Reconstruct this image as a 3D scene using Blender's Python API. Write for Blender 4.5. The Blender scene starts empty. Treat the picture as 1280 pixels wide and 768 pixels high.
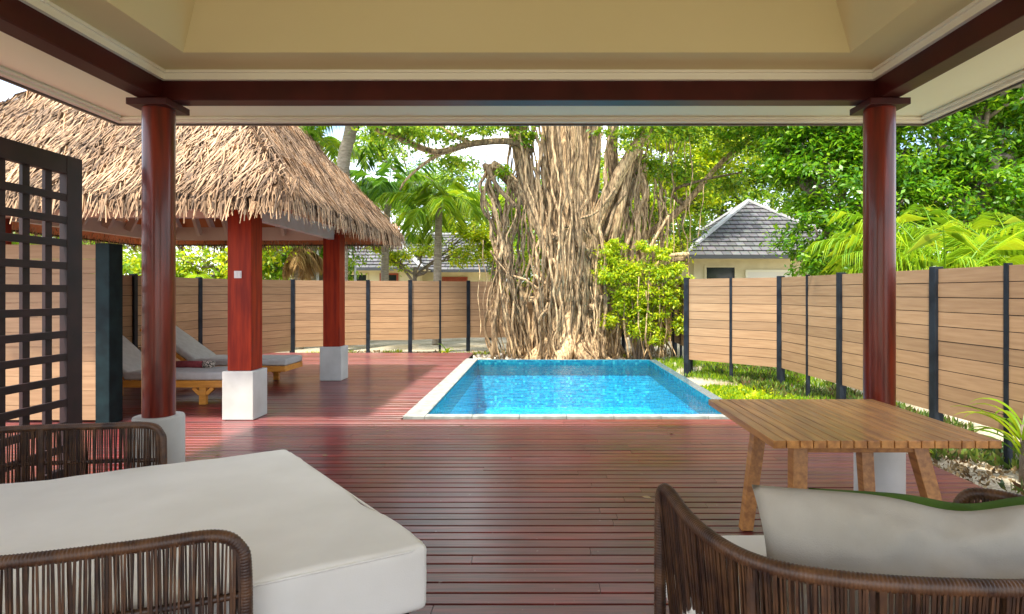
import bpy, bmesh, math, random
import numpy as np
from mathutils import Vector, Matrix, noise
R = math.radians
random.seed(7)
S = bpy.context.scene
C = S.collection

# ------------------------------------------------------------------ camera, world, sun, exposure
EYE = 1.5
cam = bpy.data.cameras.new('camera'); co = bpy.data.objects.new('camera', cam); C.objects.link(co)
co.location = (0, 0, EYE); co.rotation_euler = (R(90), 0, 0)
cam.sensor_width = 36; cam.lens = 740 / 1280 * 36
cam.shift_x = -35 / 1280; cam.shift_y = -19 / 1280
cam.clip_start = 0.05; cam.clip_end = 3000
S.camera = co
SUN_EL, SUN_AZ = 65, 205          # azimuth clockwise from +Y: the sun stands behind the viewer, a little to the left
W = bpy.data.worlds.new('World'); S.world = W; W.use_nodes = True
nt = W.node_tree; nt.nodes.clear()
out = nt.nodes.new('ShaderNodeOutputWorld'); bg = nt.nodes.new('ShaderNodeBackground')
sky = nt.nodes.new('ShaderNodeTexSky'); sky.sky_type = 'NISHITA'; sky.sun_disc = False
sky.sun_elevation = R(SUN_EL); sky.sun_rotation = R(SUN_AZ); sky.dust_density = 1.5
geo = nt.nodes.new('ShaderNodeTexCoord'); mp = nt.nodes.new('ShaderNodeMapping'); mp.inputs['Scale'].default_value = (1, 1, 2.6)
nz = nt.nodes.new('ShaderNodeTexNoise'); nz.inputs['Scale'].default_value = 2.3; nz.inputs['Detail'].default_value = 9; nz.inputs['Roughness'].default_value = .6
rp = nt.nodes.new('ShaderNodeValToRGB'); rp.color_ramp.elements[0].position = .44; rp.color_ramp.elements[1].position = .60
mx = nt.nodes.new('ShaderNodeMix'); mx.data_type = 'RGBA'; mx.inputs[7].default_value = (7.6, 7.9, 8.4, 1)
L = nt.links.new
L(geo.outputs['Generated'], mp.inputs['Vector']); L(mp.outputs[0], nz.inputs['Vector']); L(nz.outputs['Fac'], rp.inputs[0])
L(rp.outputs[0], mx.inputs[0]); L(sky.outputs[0], mx.inputs[6]); L(mx.outputs[2], bg.inputs[0]); L(bg.outputs[0], out.inputs[0])
bg.inputs[1].default_value = 0.15
sl = bpy.data.lights.new('sun', 'SUN'); sl.energy = 2.9; sl.angle = R(3); sl.color = (1, .93, .82)
so = bpy.data.objects.new('sun', sl); C.objects.link(so)
a, e = R(SUN_AZ), R(SUN_EL)
sd = Vector((math.sin(a) * math.cos(e), math.cos(a) * math.cos(e), math.sin(e)))
so.rotation_euler = sd.to_track_quat('Z', 'Y').to_euler(); so.location = sd * 40
S.view_settings.view_transform = 'Standard'; S.view_settings.look = 'None'
S.view_settings.exposure = 1.6; S.view_settings.gamma = 1; S.view_settings.use_curve_mapping = False

# ------------------------------------------------------------------ materials
def srgb(h):
    h = [int(h[i:i + 2], 16) / 255 for i in (0, 2, 4)]
    return tuple((c / 12.92 if c < .04045 else ((c + .055) / 1.055) ** 2.4) for c in h) + (1,)

def mat(name, c1, c2=None, scale=8, rough=.6, bump=0, bscale=None, island=0, stretch=(1, 1, 1), spec=.5, coat=0, transl=0, metal=0, detail=6, bdist=.01, contrast=(.35, .65), rough2=None):
    """Principled material: colour varies by noise between c1 and c2, plus per-piece variation (island)."""
    m = bpy.data.materials.new(name); m.use_nodes = True
    t = m.node_tree; n = t.nodes; l = t.links.new
    p = n['Principled BSDF']; o = n['Material Output']
    c2 = c2 or c1
    tc = n.new('ShaderNodeTexCoord'); mpg = n.new('ShaderNodeMapping'); mpg.inputs['Scale'].default_value = stretch
    l(tc.outputs['Object'], mpg.inputs['Vector'])
    nz = n.new('ShaderNodeTexNoise'); nz.inputs['Scale'].default_value = scale; nz.inputs['Detail'].default_value = detail
    l(mpg.outputs[0], nz.inputs['Vector'])
    r = n.new('ShaderNodeValToRGB'); r.color_ramp.elements[0].position = contrast[0]; r.color_ramp.elements[1].position = contrast[1]
    r.color_ramp.elements[0].color = c1 if len(c1) == 4 else (*c1, 1); r.color_ramp.elements[1].color = c2 if len(c2) == 4 else (*c2, 1)
    l(nz.outputs['Fac'], r.inputs[0])
    col = r.outputs[0]
    if island:
        g = n.new('ShaderNodeNewGeometry'); mr = n.new('ShaderNodeMapRange')
        mr.inputs['To Min'].default_value = 1 - island; mr.inputs['To Max'].default_value = 1 + island
        l(g.outputs['Random Per Island'], mr.inputs['Value'])
        mm = n.new('ShaderNodeMix'); mm.data_type = 'RGBA'; mm.blend_type = 'MULTIPLY'; mm.inputs[0].default_value = 1
        l(col, mm.inputs[6]); l(mr.outputs[0], mm.inputs[7]); col = mm.outputs[2]
    l(col, p.inputs['Base Color'])
    p.inputs['Roughness'].default_value = rough; p.inputs['Specular IOR Level'].default_value = spec
    p.inputs['Coat Weight'].default_value = coat; p.inputs['Coat Roughness'].default_value = .08; p.inputs['Metallic'].default_value = metal
    if rough2 is not None:
        mr2 = n.new('ShaderNodeMapRange'); mr2.inputs['To Min'].default_value = rough; mr2.inputs['To Max'].default_value = rough2
        mr2.inputs['From Min'].default_value = .35; mr2.inputs['From Max'].default_value = .65
        l(nz.outputs['Fac'], mr2.inputs['Value']); l(mr2.outputs[0], p.inputs['Roughness'])
    if bump:
        b = n.new('ShaderNodeBump'); b.inputs['Strength'].default_value = bump; b.inputs['Distance'].default_value = bdist
        nb = n.new('ShaderNodeTexNoise'); nb.inputs['Scale'].default_value = bscale or scale * 3; nb.inputs['Detail'].default_value = 5
        l(mpg.outputs[0], nb.inputs['Vector']); l(nb.outputs['Fac'], b.inputs['Height']); l(b.outputs[0], p.inputs['Normal'])
    if transl:
        tr = n.new('ShaderNodeBsdfTranslucent'); l(col, tr.inputs['Color'])
        ms = n.new('ShaderNodeMixShader'); ms.inputs[0].default_value = transl
        l(p.outputs[0], ms.inputs[1]); l(tr.outputs[0], ms.inputs[2]); l(ms.outputs[0], o.inputs['Surface'])
    return m

def leafmat(name, cols, transl=.38, rough=.42):
    """each leaf takes its own colour from cols"""
    m = bpy.data.materials.new(name); m.use_nodes = True
    t = m.node_tree; n = t.nodes; l = t.links.new
    p = n['Principled BSDF']; o = n['Material Output']
    g = n.new('ShaderNodeNewGeometry'); r = n.new('ShaderNodeValToRGB'); cr = r.color_ramp
    while len(cr.elements) < len(cols): cr.elements.new(.5)
    for i, c in enumerate(cols):
        cr.elements[i].position = i / (len(cols) - 1); cr.elements[i].color = (*c, 1)
    l(g.outputs['Random Per Island'], r.inputs[0])
    l(r.outputs[0], p.inputs['Base Color']); p.inputs['Roughness'].default_value = rough
    p.inputs['Specular IOR Level'].default_value = .4
    tr = n.new('ShaderNodeBsdfTranslucent')
    hs = n.new('ShaderNodeHueSaturation'); hs.inputs['Value'].default_value = 1.5; hs.inputs['Hue'].default_value = .485
    l(r.outputs[0], hs.inputs['Color']); l(hs.outputs[0], tr.inputs['Color'])
    ms = n.new('ShaderNodeMixShader'); ms.inputs[0].default_value = transl
    l(p.outputs[0], ms.inputs[1]); l(tr.outputs[0], ms.inputs[2]); l(ms.outputs[0], o.inputs['Surface'])
    return m

M = {}
M['redwood'] = mat('red varnished wood', (.08, .006, .002), (.19, .018, .004), 3, .28, .25, 20, stretch=(6, 6, .6), spec=.35, coat=.22, bdist=.003)
M['redpost'] = mat('bright red stained post', (.19, .011, .002), (.36, .030, .004), 3, .5, .25, 20, stretch=(6, 6, .6), spec=.2, coat=0, bdist=.003)
M['darkwood'] = mat('dark mahogany beam', (.035, .004, .003), (.06, .007, .005), 3, .4, .2, 16, stretch=(1, 1, 1), spec=.3, coat=.0, bdist=.003)
M['screenwood'] = mat('dark stained timber', (.014, .006, .006), (.035, .013, .012), 5, .6, .2, 20, bdist=.003)
M['blackpost'] = mat('black painted post', (.006, .008, .012), (.016, .022, .03), 6, .6, .3, 14, spec=.25, bdist=.003)
M['greenpost'] = mat('dark green post paint', (.003, .010, .012), (.008, .024, .026), 6, .65, .3, 14, spec=.2, bdist=.003)
M['fence'] = mat('pinkish composite board', (.31, .18, .088), (.38, .232, .118), 4, .62, .25, 30, island=.14, stretch=(.6, .6, 9), bdist=.002)
M['plinth'] = mat('painted concrete', (.47, .47, .42), (.58, .58, .53), 3, .6, .3, 40, bdist=.002)
M['ceiling'] = mat('cream painted ceiling', (.66, .60, .31), (.69, .63, .34), 1, .75, .15, 60, bdist=.002)
M['soffit'] = mat('off white soffit', (.83, .86, .62), (.85, .88, .65), 1, .6, .1, 40, bdist=.002)
M['moulding'] = mat('white moulding', (.80, .79, .64), (.82, .81, .67), 1, .4)
M['rooftop'] = mat('grey roof sheet', (.12, .12, .12), (.2, .2, .2), 3, .7)
M['metaledge'] = mat('brown drip edge', (.10, .08, .07), None, 3, .4)
M['fabric'] = mat('ivory canvas', (.80, .77, .68), (.86, .83, .74), 3, .85, .5, 260, bdist=.0015, spec=.2)
M['taupe'] = mat('taupe linen', (.38, .345, .28), (.45, .41, .34), 4, .9, .6, 240, bdist=.002, spec=.15)
M['olive'] = mat('green cushion fabric', (.06, .12, .015), (.08, .15, .02), 8, .9, .5, 200, bdist=.002, spec=.15)
M['greyfab'] = mat('grey outdoor fabric', (.50, .48, .43), (.57, .55, .50), 12, .9, .4, 150, bdist=.002, spec=.15)
M['wicker'] = mat('brown woven cord', (.032, .015, .009), (.10, .046, .019), 14, .42, .4, 120, island=.55, bdist=.002)
M['teak'] = mat('oiled teak', (.36, .14, .032), (.60, .27, .065), 4, .42, .3, 30, island=.16, stretch=(8, .7, 8), coat=.15, bdist=.002)
M['orangewood'] = mat('orange teak', (.62, .24, .03), (.8, .35, .05), 5, .38, .2, 20, island=.1, stretch=(1, 6, 6), coat=.2, bdist=.002)
M['rafter'] = mat('pinkish white paint', (.66, .46, .36), (.72, .52, .42), 4, .6)
M['lining'] = mat('orange roof lining', (.42, .11, .03), (.52, .16, .045), 4, .5, .2, 20, island=.15)
M['thatch'] = mat('dry palm thatch', (.23, .14, .075), (.46, .30, .17), 1.6, .75, island=.75, transl=.12)
M['thatchbase'] = mat('thatch underlay', (.05, .03, .018), (.10, .06, .035), 20, .9, .8, 60, stretch=(1, 1, 6))
M['bark'] = mat('fig bark', (.14, .085, .04), (.56, .39, .205), 9, .85, 1, 14, island=.55, stretch=(3, 3, .5), bdist=.04, contrast=(.36, .6))
M['greybark'] = mat('grey brown bark', (.14, .11, .08), (.27, .22, .17), 5, .9, 1, 20, stretch=(2, 2, 1), bdist=.02)
M['palmbark'] = mat('palm bark', (.22, .18, .13), (.36, .31, .24), 6, .9, 1, 6, stretch=(1, 1, 5), bdist=.03)
M['stone'] = mat('pale stone coping', (.24, .25, .22), (.38, .39, .35), 9, .5, .3, 50, bdist=.003)
M['tilerim'] = mat('wet grey rim tile', (.07, .13, .15), (.14, .21, .23), 25, .18, .2, 60, bdist=.002)
M['cream'] = mat('cream render', (.62, .56, .36), (.7, .64, .43), 3, .8)
M['redframe'] = mat('red painted joinery', (.28, .05, .02), (.35, .07, .03), 5, .5)
M['darkglass'] = mat('dark window glass', (.02, .025, .03), None, 3, .08)
M['blind'] = mat('white blind', (.75, .74, .66), None, 3, .7)
M['gutter'] = mat('dark grey gutter', (.05, .055, .06), None, 3, .4)
M['ridge'] = mat('light ridge tile', (.42, .42, .42), (.52, .52, .52), 6, .7)
M['whiteplastic'] = mat('white switch plastic', (.72, .72, .7), None, 3, .35)
M['galv'] = mat('galvanised pole', (.5, .52, .54), None, 3, .35, metal=.3)
M['towel'] = mat('maroon towel', (.2, .03, .035), (.28, .05, .05), 20, .95, .6, 200, bdist=.003)
M['band'] = mat('patterned towel band', (.05, .05, .04), (.6, .5, .4), 55, .95, contrast=(.48, .52))
M['litter'] = mat('dry fallen leaves', (.18, .11, .05), (.34, .24, .11), 5, .8, island=.4)
M['stonepale'] = mat('coral stones', (.5, .45, .36), (.66, .6, .5), 6, .8, .5, 30, island=.2)

M['leaf_fig'] = leafmat('fig leaves', [(.06, .17, .006), (.13, .28, .008), (.24, .38, .01), (.40, .46, .02)])
M['leaf_dark'] = leafmat('glossy green leaves', [(.03, .13, .004), (.075, .23, .005), (.14, .32, .007), (.26, .41, .012)], .38, .35)
M['leaf_mid'] = leafmat('mid green leaves', [(.06, .16, .005), (.12, .26, .007), (.22, .36, .009), (.34, .43, .015)])
M['leaf_lime'] = leafmat('lime leaves', [(.13, .27, .006), (.27, .42, .008), (.45, .54, .01), (.60, .60, .015)], .4)
M['leaf_palm'] = leafmat('palm leaflets', [(.04, .15, .01), (.08, .23, .012), (.16, .33, .015)], .35, .35)
M['leaf_palmlime'] = leafmat('sunny palm leaflets', [(.10, .25, .008), (.2, .37, .01), (.38, .50, .018)], .4, .35)
M['leaf_dry'] = leafmat('dry palm leaflets', [(.3, .17, .06), (.42, .26, .09), (.5, .35, .14)], .25, .7)
M['leaf_ground'] = leafmat('low green leaves', [(.03, .06, .015), (.07, .14, .015), (.15, .20, .03), (.12, .05, .03)], .3)

def roof_tile_mat():
    m = bpy.data.materials.new('grey concrete tiles'); m.use_nodes = True
    t = m.node_tree; n = t.nodes; l = t.links.new; p = n['Principled BSDF']
    tc = n.new('ShaderNodeUVMap'); br = n.new('ShaderNodeTexBrick')
    br.inputs['Scale'].default_value = 1; br.inputs['Brick Width'].default_value = .3; br.inputs['Row Height'].default_value = 1
    br.inputs['Mortar Size'].default_value = .02; br.inputs['Color1'].default_value = (.10, .10, .105, 1); br.inputs['Color2'].default_value = (.2, .2, .2, 1)
    br.inputs['Mortar'].default_value = (.06, .06, .06, 1); br.inputs['Bias'].default_value = .1
    nz = n.new('ShaderNodeTexNoise'); nz.inputs['Scale'].default_value = 5
    mm = n.new('ShaderNodeMix'); mm.data_type = 'RGBA'; mm.blend_type = 'MULTIPLY'; mm.inputs[0].default_value = .6
    l(tc.outputs[0], br.inputs['Vector']); l(tc.outputs[0], nz.inputs['Vector']); l(br.outputs[0], mm.inputs[6]); l(nz.outputs['Color'], mm.inputs[7])
    l(mm.outputs[2], p.inputs['Base Color']); p.inputs['Roughness'].default_value = .8
    return m
M['tiles'] = roof_tile_mat()

def deck_mat():
    m = bpy.data.materials.new('red stained deck boards'); m.use_nodes = True
    t = m.node_tree; n = t.nodes; l = t.links.new; p = n['Principled BSDF']
    tc = n.new('ShaderNodeTexCoord'); g = n.new('ShaderNodeNewGeometry')
    ad = n.new('ShaderNodeVectorMath'); ad.operation = 'MULTIPLY_ADD'
    sc = n.new('ShaderNodeCombineXYZ')
    l(g.outputs['Random Per Island'], sc.inputs[0]); l(g.outputs['Random Per Island'], sc.inputs[1])
    l(sc.outputs[0], ad.inputs[0]); ad.inputs[1].default_value = (37, 11, 0); l(tc.outputs['Object'], ad.inputs[2])
    mp = n.new('ShaderNodeMapping'); mp.inputs['Scale'].default_value = (1, 16, 16); l(ad.outputs[0], mp.inputs['Vector'])
    gr = n.new('ShaderNodeTexNoise'); gr.inputs['Scale'].default_value = 2.2; gr.inputs['Detail'].default_value = 8; l(mp.outputs[0], gr.inputs['Vector'])
    r = n.new('ShaderNodeValToRGB'); r.color_ramp.elements[0].position = .32; r.color_ramp.elements[1].position = .72
    r.color_ramp.elements[0].color = (.07, .006, .006, 1); r.color_ramp.elements[1].color = (.21, .022, .019, 1)
    l(gr.outputs['Fac'], r.inputs[0])
    mr = n.new('ShaderNodeMapRange'); mr.inputs['To Min'].default_value = .68; mr.inputs['To Max'].default_value = 1.3; l(g.outputs['Random Per Island'], mr.inputs['Value'])
    mm = n.new('ShaderNodeMix'); mm.data_type = 'RGBA'; mm.blend_type = 'MULTIPLY'; mm.inputs[0].default_value = 1
    l(r.outputs[0], mm.inputs[6]); l(mr.outputs[0], mm.inputs[7])
    # worn, greyed patches where the stain has gone
    wn = n.new('ShaderNodeTexNoise'); wn.inputs['Scale'].default_value = .9; wn.inputs['Detail'].default_value = 7; l(tc.outputs['Object'], wn.inputs['Vector'])
    wr = n.new('ShaderNodeValToRGB'); wr.color_ramp.elements[0].position = .48; wr.color_ramp.elements[1].position = .72
    wr.color_ramp.elements[1].color = (.3, .3, .3, 1); l(wn.outputs['Fac'], wr.inputs[0])
    m2 = n.new('ShaderNodeMix'); m2.data_type = 'RGBA'; l(wr.outputs[0], m2.inputs[0]); l(mm.outputs[2], m2.inputs[6]); m2.inputs[7].default_value = (.2, .08, .08, 1)
    # fine pale scuffs and dust specks
    sp = n.new('ShaderNodeTexNoise'); sp.inputs['Scale'].default_value = 22; sp.inputs['Detail'].default_value = 3; l(tc.outputs['Object'], sp.inputs['Vector'])
    sr = n.new('ShaderNodeValToRGB'); sr.color_ramp.elements[0].position = .7; sr.color_ramp.elements[1].position = .78; l(sp.outputs['Fac'], sr.inputs[0])
    m3 = n.new('ShaderNodeMix'); m3.data_type = 'RGBA'; m3.inputs[7].default_value = (.25, .14, .13, 1); l(sr.outputs[0], m3.inputs[0]); l(m2.outputs[2], m3.inputs[6])
    l(m3.outputs[2], p.inputs['Base Color'])
    rr = n.new('ShaderNodeMapRange'); rr.inputs['From Min'].default_value = .35; rr.inputs['From Max'].default_value = .7
    rr.inputs['To Min'].default_value = .28; rr.inputs['To Max'].default_value = .48; l(wn.outputs['Fac'], rr.inputs['Value']); l(rr.outputs[0], p.inputs['Roughness'])
    b = n.new('ShaderNodeBump'); b.inputs['Strength'].default_value = .35; b.inputs['Distance'].default_value = .004; l(gr.outputs['Fac'], b.inputs['Height']); l(b.outputs[0], p.inputs['Normal'])
    p.inputs['Specular IOR Level'].default_value = .5; p.inputs['Coat Weight'].default_value = .4; p.inputs['Coat Roughness'].default_value = .2
    return m
M['deck'] = deck_mat()

def mosaic_mat(k=1):
    m = bpy.data.materials.new('blue mosaic tile'); m.use_nodes = True
    t = m.node_tree; n = t.nodes; l = t.links.new; p = n['Principled BSDF']
    tc = n.new('ShaderNodeTexCoord'); sn = n.new('ShaderNodeVectorMath'); sn.operation = 'SNAP'; sn.inputs[1].default_value = (.045, .045, .045)
    of = n.new('ShaderNodeVectorMath'); of.operation = 'ADD'; of.inputs[1].default_value = (.013, .013, .013)
    l(tc.outputs['Object'], of.inputs[0]); l(of.outputs[0], sn.inputs[0])
    wn = n.new('ShaderNodeTexWhiteNoise'); l(sn.outputs[0], wn.inputs['Vector'])
    r = n.new('ShaderNodeValToRGB'); cr = r.color_ramp; cr.interpolation = 'CONSTANT'
    for i, (ps, c) in enumerate([(0, tuple(x * k for x in (.004, .20, .33))), (.3, tuple(x * k for x in (.005, .25, .38))), (.55, tuple(x * k for x in (.008, .30, .42))), (.8, tuple(x * k for x in (.015, .36, .46))), (.94, tuple(x * k for x in (.05, .46, .52)))]):
        if i > 1: cr.elements.new(ps)
        cr.elements[i].position = ps; cr.elements[i].color = (*c, 1)
    l(wn.outputs['Value'], r.inputs[0]); l(r.outputs[0], p.inputs['Base Color']); p.inputs['Roughness'].default_value = .25
    return m
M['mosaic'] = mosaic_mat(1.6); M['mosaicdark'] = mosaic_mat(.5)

def water_mat():
    m = bpy.data.materials.new('pool water'); m.use_nodes = True
    t = m.node_tree; n = t.nodes; l = t.links.new; n.remove(n['Principled BSDF']); o = n['Material Output']
    tc = n.new('ShaderNodeTexCoord'); mp = n.new('ShaderNodeMapping'); mp.inputs['Scale'].default_value = (1, 1.5, 1); l(tc.outputs['Object'], mp.inputs[0])
    nz = n.new('ShaderNodeTexNoise'); nz.inputs['Scale'].default_value = 4.0; nz.inputs['Detail'].default_value = 5; nz.inputs['Distortion'].default_value = .6; l(mp.outputs[0], nz.inputs[0])
    b = n.new('ShaderNodeBump'); b.inputs['Strength'].default_value = .8; b.inputs['Distance'].default_value = .045; l(nz.outputs['Fac'], b.inputs['Height'])
    fr = n.new('ShaderNodeFresnel'); fr.inputs[0].default_value = 1.33; l(b.outputs[0], fr.inputs['Normal'])
    tr = n.new('ShaderNodeBsdfTransparent'); tr.inputs[0].default_value = (.80, .97, .99, 1)
    gl = n.new('ShaderNodeBsdfGlossy'); gl.inputs['Roughness'].default_value = .03; l(b.outputs[0], gl.inputs['Normal'])
    ms = n.new('ShaderNodeMixShader'); l(fr.outputs[0], ms.inputs[0]); l(tr.outputs[0], ms.inputs[1]); l(gl.outputs[0], ms.inputs[2]); l(ms.outputs[0], o.inputs['Surface'])
    return m
M['water'] = water_mat()

def ground_mat():
    m = bpy.data.materials.new('coral sand and soil'); m.use_nodes = True
    t = m.node_tree; n = t.nodes; l = t.links.new; p = n['Principled BSDF']
    tc = n.new('ShaderNodeTexCoord')
    a = n.new('ShaderNodeTexNoise'); a.inputs['Scale'].default_value = .9; a.inputs['Detail'].default_value = 8; l(tc.outputs['Object'], a.inputs[0])
    r = n.new('ShaderNodeValToRGB'); r.color_ramp.elements[0].position = .35; r.color_ramp.elements[1].position = .52
    r.color_ramp.elements[0].color = (.34, .28, .17, 1); r.color_ramp.elements[1].color = (.50, .44, .33, 1); l(a.outputs[0], r.inputs[0])
    f = n.new('ShaderNodeTexNoise'); f.inputs['Scale'].default_value = 35; f.inputs['Detail'].default_value = 5; l(tc.outputs['Object'], f.inputs[0])
    fr = n.new('ShaderNodeValToRGB'); fr.color_ramp.elements[0].position = .35; fr.color_ramp.elements[0].color = (.45, .42, .36, 1); fr.color_ramp.elements[1].position = .6; l(f.outputs[0], fr.inputs[0])
    mm = n.new('ShaderNodeMix'); mm.data_type = 'RGBA'; mm.blend_type = 'MULTIPLY'; mm.inputs[0].default_value = .8; l(r.outputs[0], mm.inputs[6]); l(fr.outputs[0], mm.inputs[7])
    l(mm.outputs[2], p.inputs['Base Color']); p.inputs['Roughness'].default_value = .95
    b = n.new('ShaderNodeBump'); b.inputs['Strength'].default_value = .8; b.inputs['Distance'].default_value = .03; l(f.outputs[0], b.inputs['Height']); l(b.outputs[0], p.inputs['Normal'])
    return m
M['ground'] = ground_mat()

# ------------------------------------------------------------------ mesh helpers
class MB:
    def __init__(s): s.v = []; s.f = []; s.uv = None
    def add(s, vs, fs):
        k = len(s.v); s.v.extend([tuple(p) for p in vs]); s.f.extend([tuple(i + k for i in f) for f in fs])
    def box(s, lo, hi, mtx=None):
        x0, y0, z0 = lo; x1, y1, z1 = hi
        vs = [Vector(p) for p in ((x0, y0, z0), (x1, y0, z0), (x1, y1, z0), (x0, y1, z0), (x0, y0, z1), (x1, y0, z1), (x1, y1, z1), (x0, y1, z1))]
        if mtx: vs = [mtx @ p for p in vs]
        s.add(vs, [(0, 3, 2, 1), (4, 5, 6, 7), (0, 1, 5, 4), (1, 2, 6, 5), (2, 3, 7, 6), (3, 0, 4, 7)])
    def beam(s, a, b, w, h, up=(0, 0, 1)):
        """box bar from a to b, w across, h along up"""
        a, b = Vector(a), Vector(b); d = (b - a).normalized(); r = d.cross(Vector(up)).normalized(); u = r.cross(d)
        vs = []
        for p in (a, b):
            for i, j in ((-1, -1), (1, -1), (1, 1), (-1, 1)): vs.append(p + r * i * w / 2 + u * j * h / 2)
        s.add(vs, [(0, 3, 2, 1), (4, 5, 6, 7), (0, 1, 5, 4), (1, 2, 6, 5), (2, 3, 7, 6), (3, 0, 4, 7)])
    def tube(s, pts, rad, n=8, cap=True):
        pts = [Vector(p) for p in pts]
        if not hasattr(rad, '__len__'): rad = [rad] * len(pts)
        t = (pts[1] - pts[0]).normalized(); ref = Vector((0, 0, 1)) if abs(t.z) < .9 else Vector((1, 0, 0))
        u = t.cross(ref).normalized(); k = len(s.v)
        for i, p in enumerate(pts):
            t = (pts[min(i + 1, len(pts) - 1)] - pts[max(i - 1, 0)])
            if t.length < 1e-9: t = Vector((0, 0, 1))
            t.normalize(); u = (u - t * u.dot(t)); u.normalize(); w = t.cross(u)
            for j in range(n):
                an = 2 * math.pi * j / n; q = p + (u * math.cos(an) + w * math.sin(an)) * rad[i]; s.v.append(tuple(q))
        for i in range(len(pts) - 1):
            for j in range(n):
                a = k + i * n + j; b = k + i * n + (j + 1) % n; s.f.append((a, b, b + n, a + n))
        if cap:
            s.f.append(tuple(k + j for j in range(n))[::-1]); e = k + (len(pts) - 1) * n; s.f.append(tuple(e + j for j in range(n)))
    def lathe(s, cx, cy, prof, n=40):
        k = len(s.v)
        for r, z in prof:
            for j in range(n):
                an = 2 * math.pi * j / n; s.v.append((cx + r * math.cos(an), cy + r * math.sin(an), z))
        for i in range(len(prof) - 1):
            for j in range(n):
                a = k + i * n + j; b = k + i * n + (j + 1) % n; s.f.append((a, b, b + n, a + n))
        s.f.append(tuple(k + j for j in range(n))[::-1]); e = k + (len(prof) - 1) * n; s.f.append(tuple(e + j for j in range(n)))
    def build(s, name, m, parent=None, smooth=False, bevel=0):
        me = bpy.data.meshes.new(name); me.from_pydata(s.v, [], s.f); me.materials.append(m)
        if s.uv is not None:
            ul = me.uv_layers.new(name='UVMap'); flat = []
            for f in me.polygons:
                for li in f.loop_indices: flat.append(s.uv[me.loops[li].vertex_index])
            for i, w in enumerate(flat): ul.data[i].uv = w
        me.update()
        if smooth: me.polygons.foreach_set('use_smooth', [True] * len(me.polygons))
        o = bpy.data.objects.new(name, me); C.objects.link(o)
        if bevel:
            b = o.modifiers.new('bevel', 'BEVEL'); b.width = bevel; b.segments = 2; b.limit_method = 'ANGLE'; b.angle_limit = R(40)
            b.harden_normals = False
        if parent: o.parent = parent
        return o

def quads(name, V, m, parent=None, nv=4):
    """V: array (N, nv, 3) -> one mesh of N loose faces"""
    V = np.asarray(V, dtype=np.float32); N = V.shape[0]
    me = bpy.data.meshes.new(name); me.vertices.add(N * nv); me.vertices.foreach_set('co', V.reshape(-1))
    me.loops.add(N * nv); me.loops.foreach_set('vertex_index', np.arange(N * nv, dtype=np.int32))
    me.polygons.add(N); me.polygons.foreach_set('loop_start', np.arange(0, N * nv, nv, dtype=np.int32))
    me.update(calc_edges=True); me.validate(); me.materials.append(m)
    o = bpy.data.objects.new(name, me); C.objects.link(o)
    if parent: o.parent = parent
    return o

def tag(o, label=None, cat=None, group=None, kind=None):
    if label: o['label'] = label
    if cat: o['category'] = cat
    if group: o['group'] = group
    if kind: o['kind'] = kind
    return o
def thing(name, label, cat, loc=(0, 0, 0), rz=0, group=None):
    o = bpy.data.objects.new(name, None); C.objects.link(o); o.location = loc; o.rotation_euler = (0, 0, rz)
    return tag(o, label, cat, group)
def relative(root):
    """parts were modelled in world coordinates: keep them there under a root with a location"""
    bpy.context.view_layer.update()
    inv = root.matrix_world.inverted()
    for c in root.children:
        c.matrix_parent_inverse = inv
def spline(pts, n=8):
    """Catmull-Rom"""
    P = [Vector(p) for p in pts]; P = [P[0] * 2 - P[1]] + P + [P[-1] * 2 - P[-2]]; o = []
    for i in range(1, len(P) - 2):
        for k in range(n):
            t = k / n; a, b, c, d = P[i - 1:i + 3]
            o.append(.5 * ((2 * b) + (c - a) * t + (2 * a - 5 * b + 4 * c - d) * t * t + (3 * b - a - 3 * c + d) * t ** 3))
    o.append(P[-2]); return o
def resample(pts, step):
    o = [pts[0].copy()]; acc = 0
    for a, b in zip(pts, pts[1:]):
        d = (b - a).length
        while acc + d >= step:
            t = (step - acc) / d; a = a + (b - a) * t; o.append(a.copy()); d = (b - a).length; acc = 0
            if d < 1e-9: break
        acc += d
    return o

# ------------------------------------------------------------------ ground
rng = np.random.default_rng(3)
POOL = (-1.64, 2.58, 7.07, 13.2)          # outer outline
g = MB()
xs = sorted(set([-400, -120, -40, -20, -12] + [x * .5 - 9 for x in range(0, 41)] + [12, 20, 40, 120, 400, POOL[0] + .1, POOL[1] - .1]))
ys = sorted(set([-60, -10, -4] + [y * .5 for y in range(-4, 50)] + [28, 34, 45, 80, 160, 600, POOL[2] + .1, POOL[3] - .1]))
def gz(x, y): return -.2 + .05 * noise.noise(Vector((x * .5, y * .5, 0))) * (1 if abs(x) < 12 else .3)
for y in ys:
    for x in xs: g.v.append((x, y, gz(x, y)))
nx = len(xs)
for j in range(len(ys) - 1):
    for i in range(nx - 1):
        if xs[i] >= POOL[0] + .09 and xs[i + 1] <= POOL[1] - .09 and ys[j] >= POOL[2] + .09 and ys[j + 1] <= POOL[3] - .09: continue
        g.f.append((j * nx + i, j * nx + i + 1, (j + 1) * nx + i + 1, (j + 1) * nx + i))
tag(g.build('ground', M['ground'], smooth=True), kind='structure')

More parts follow.
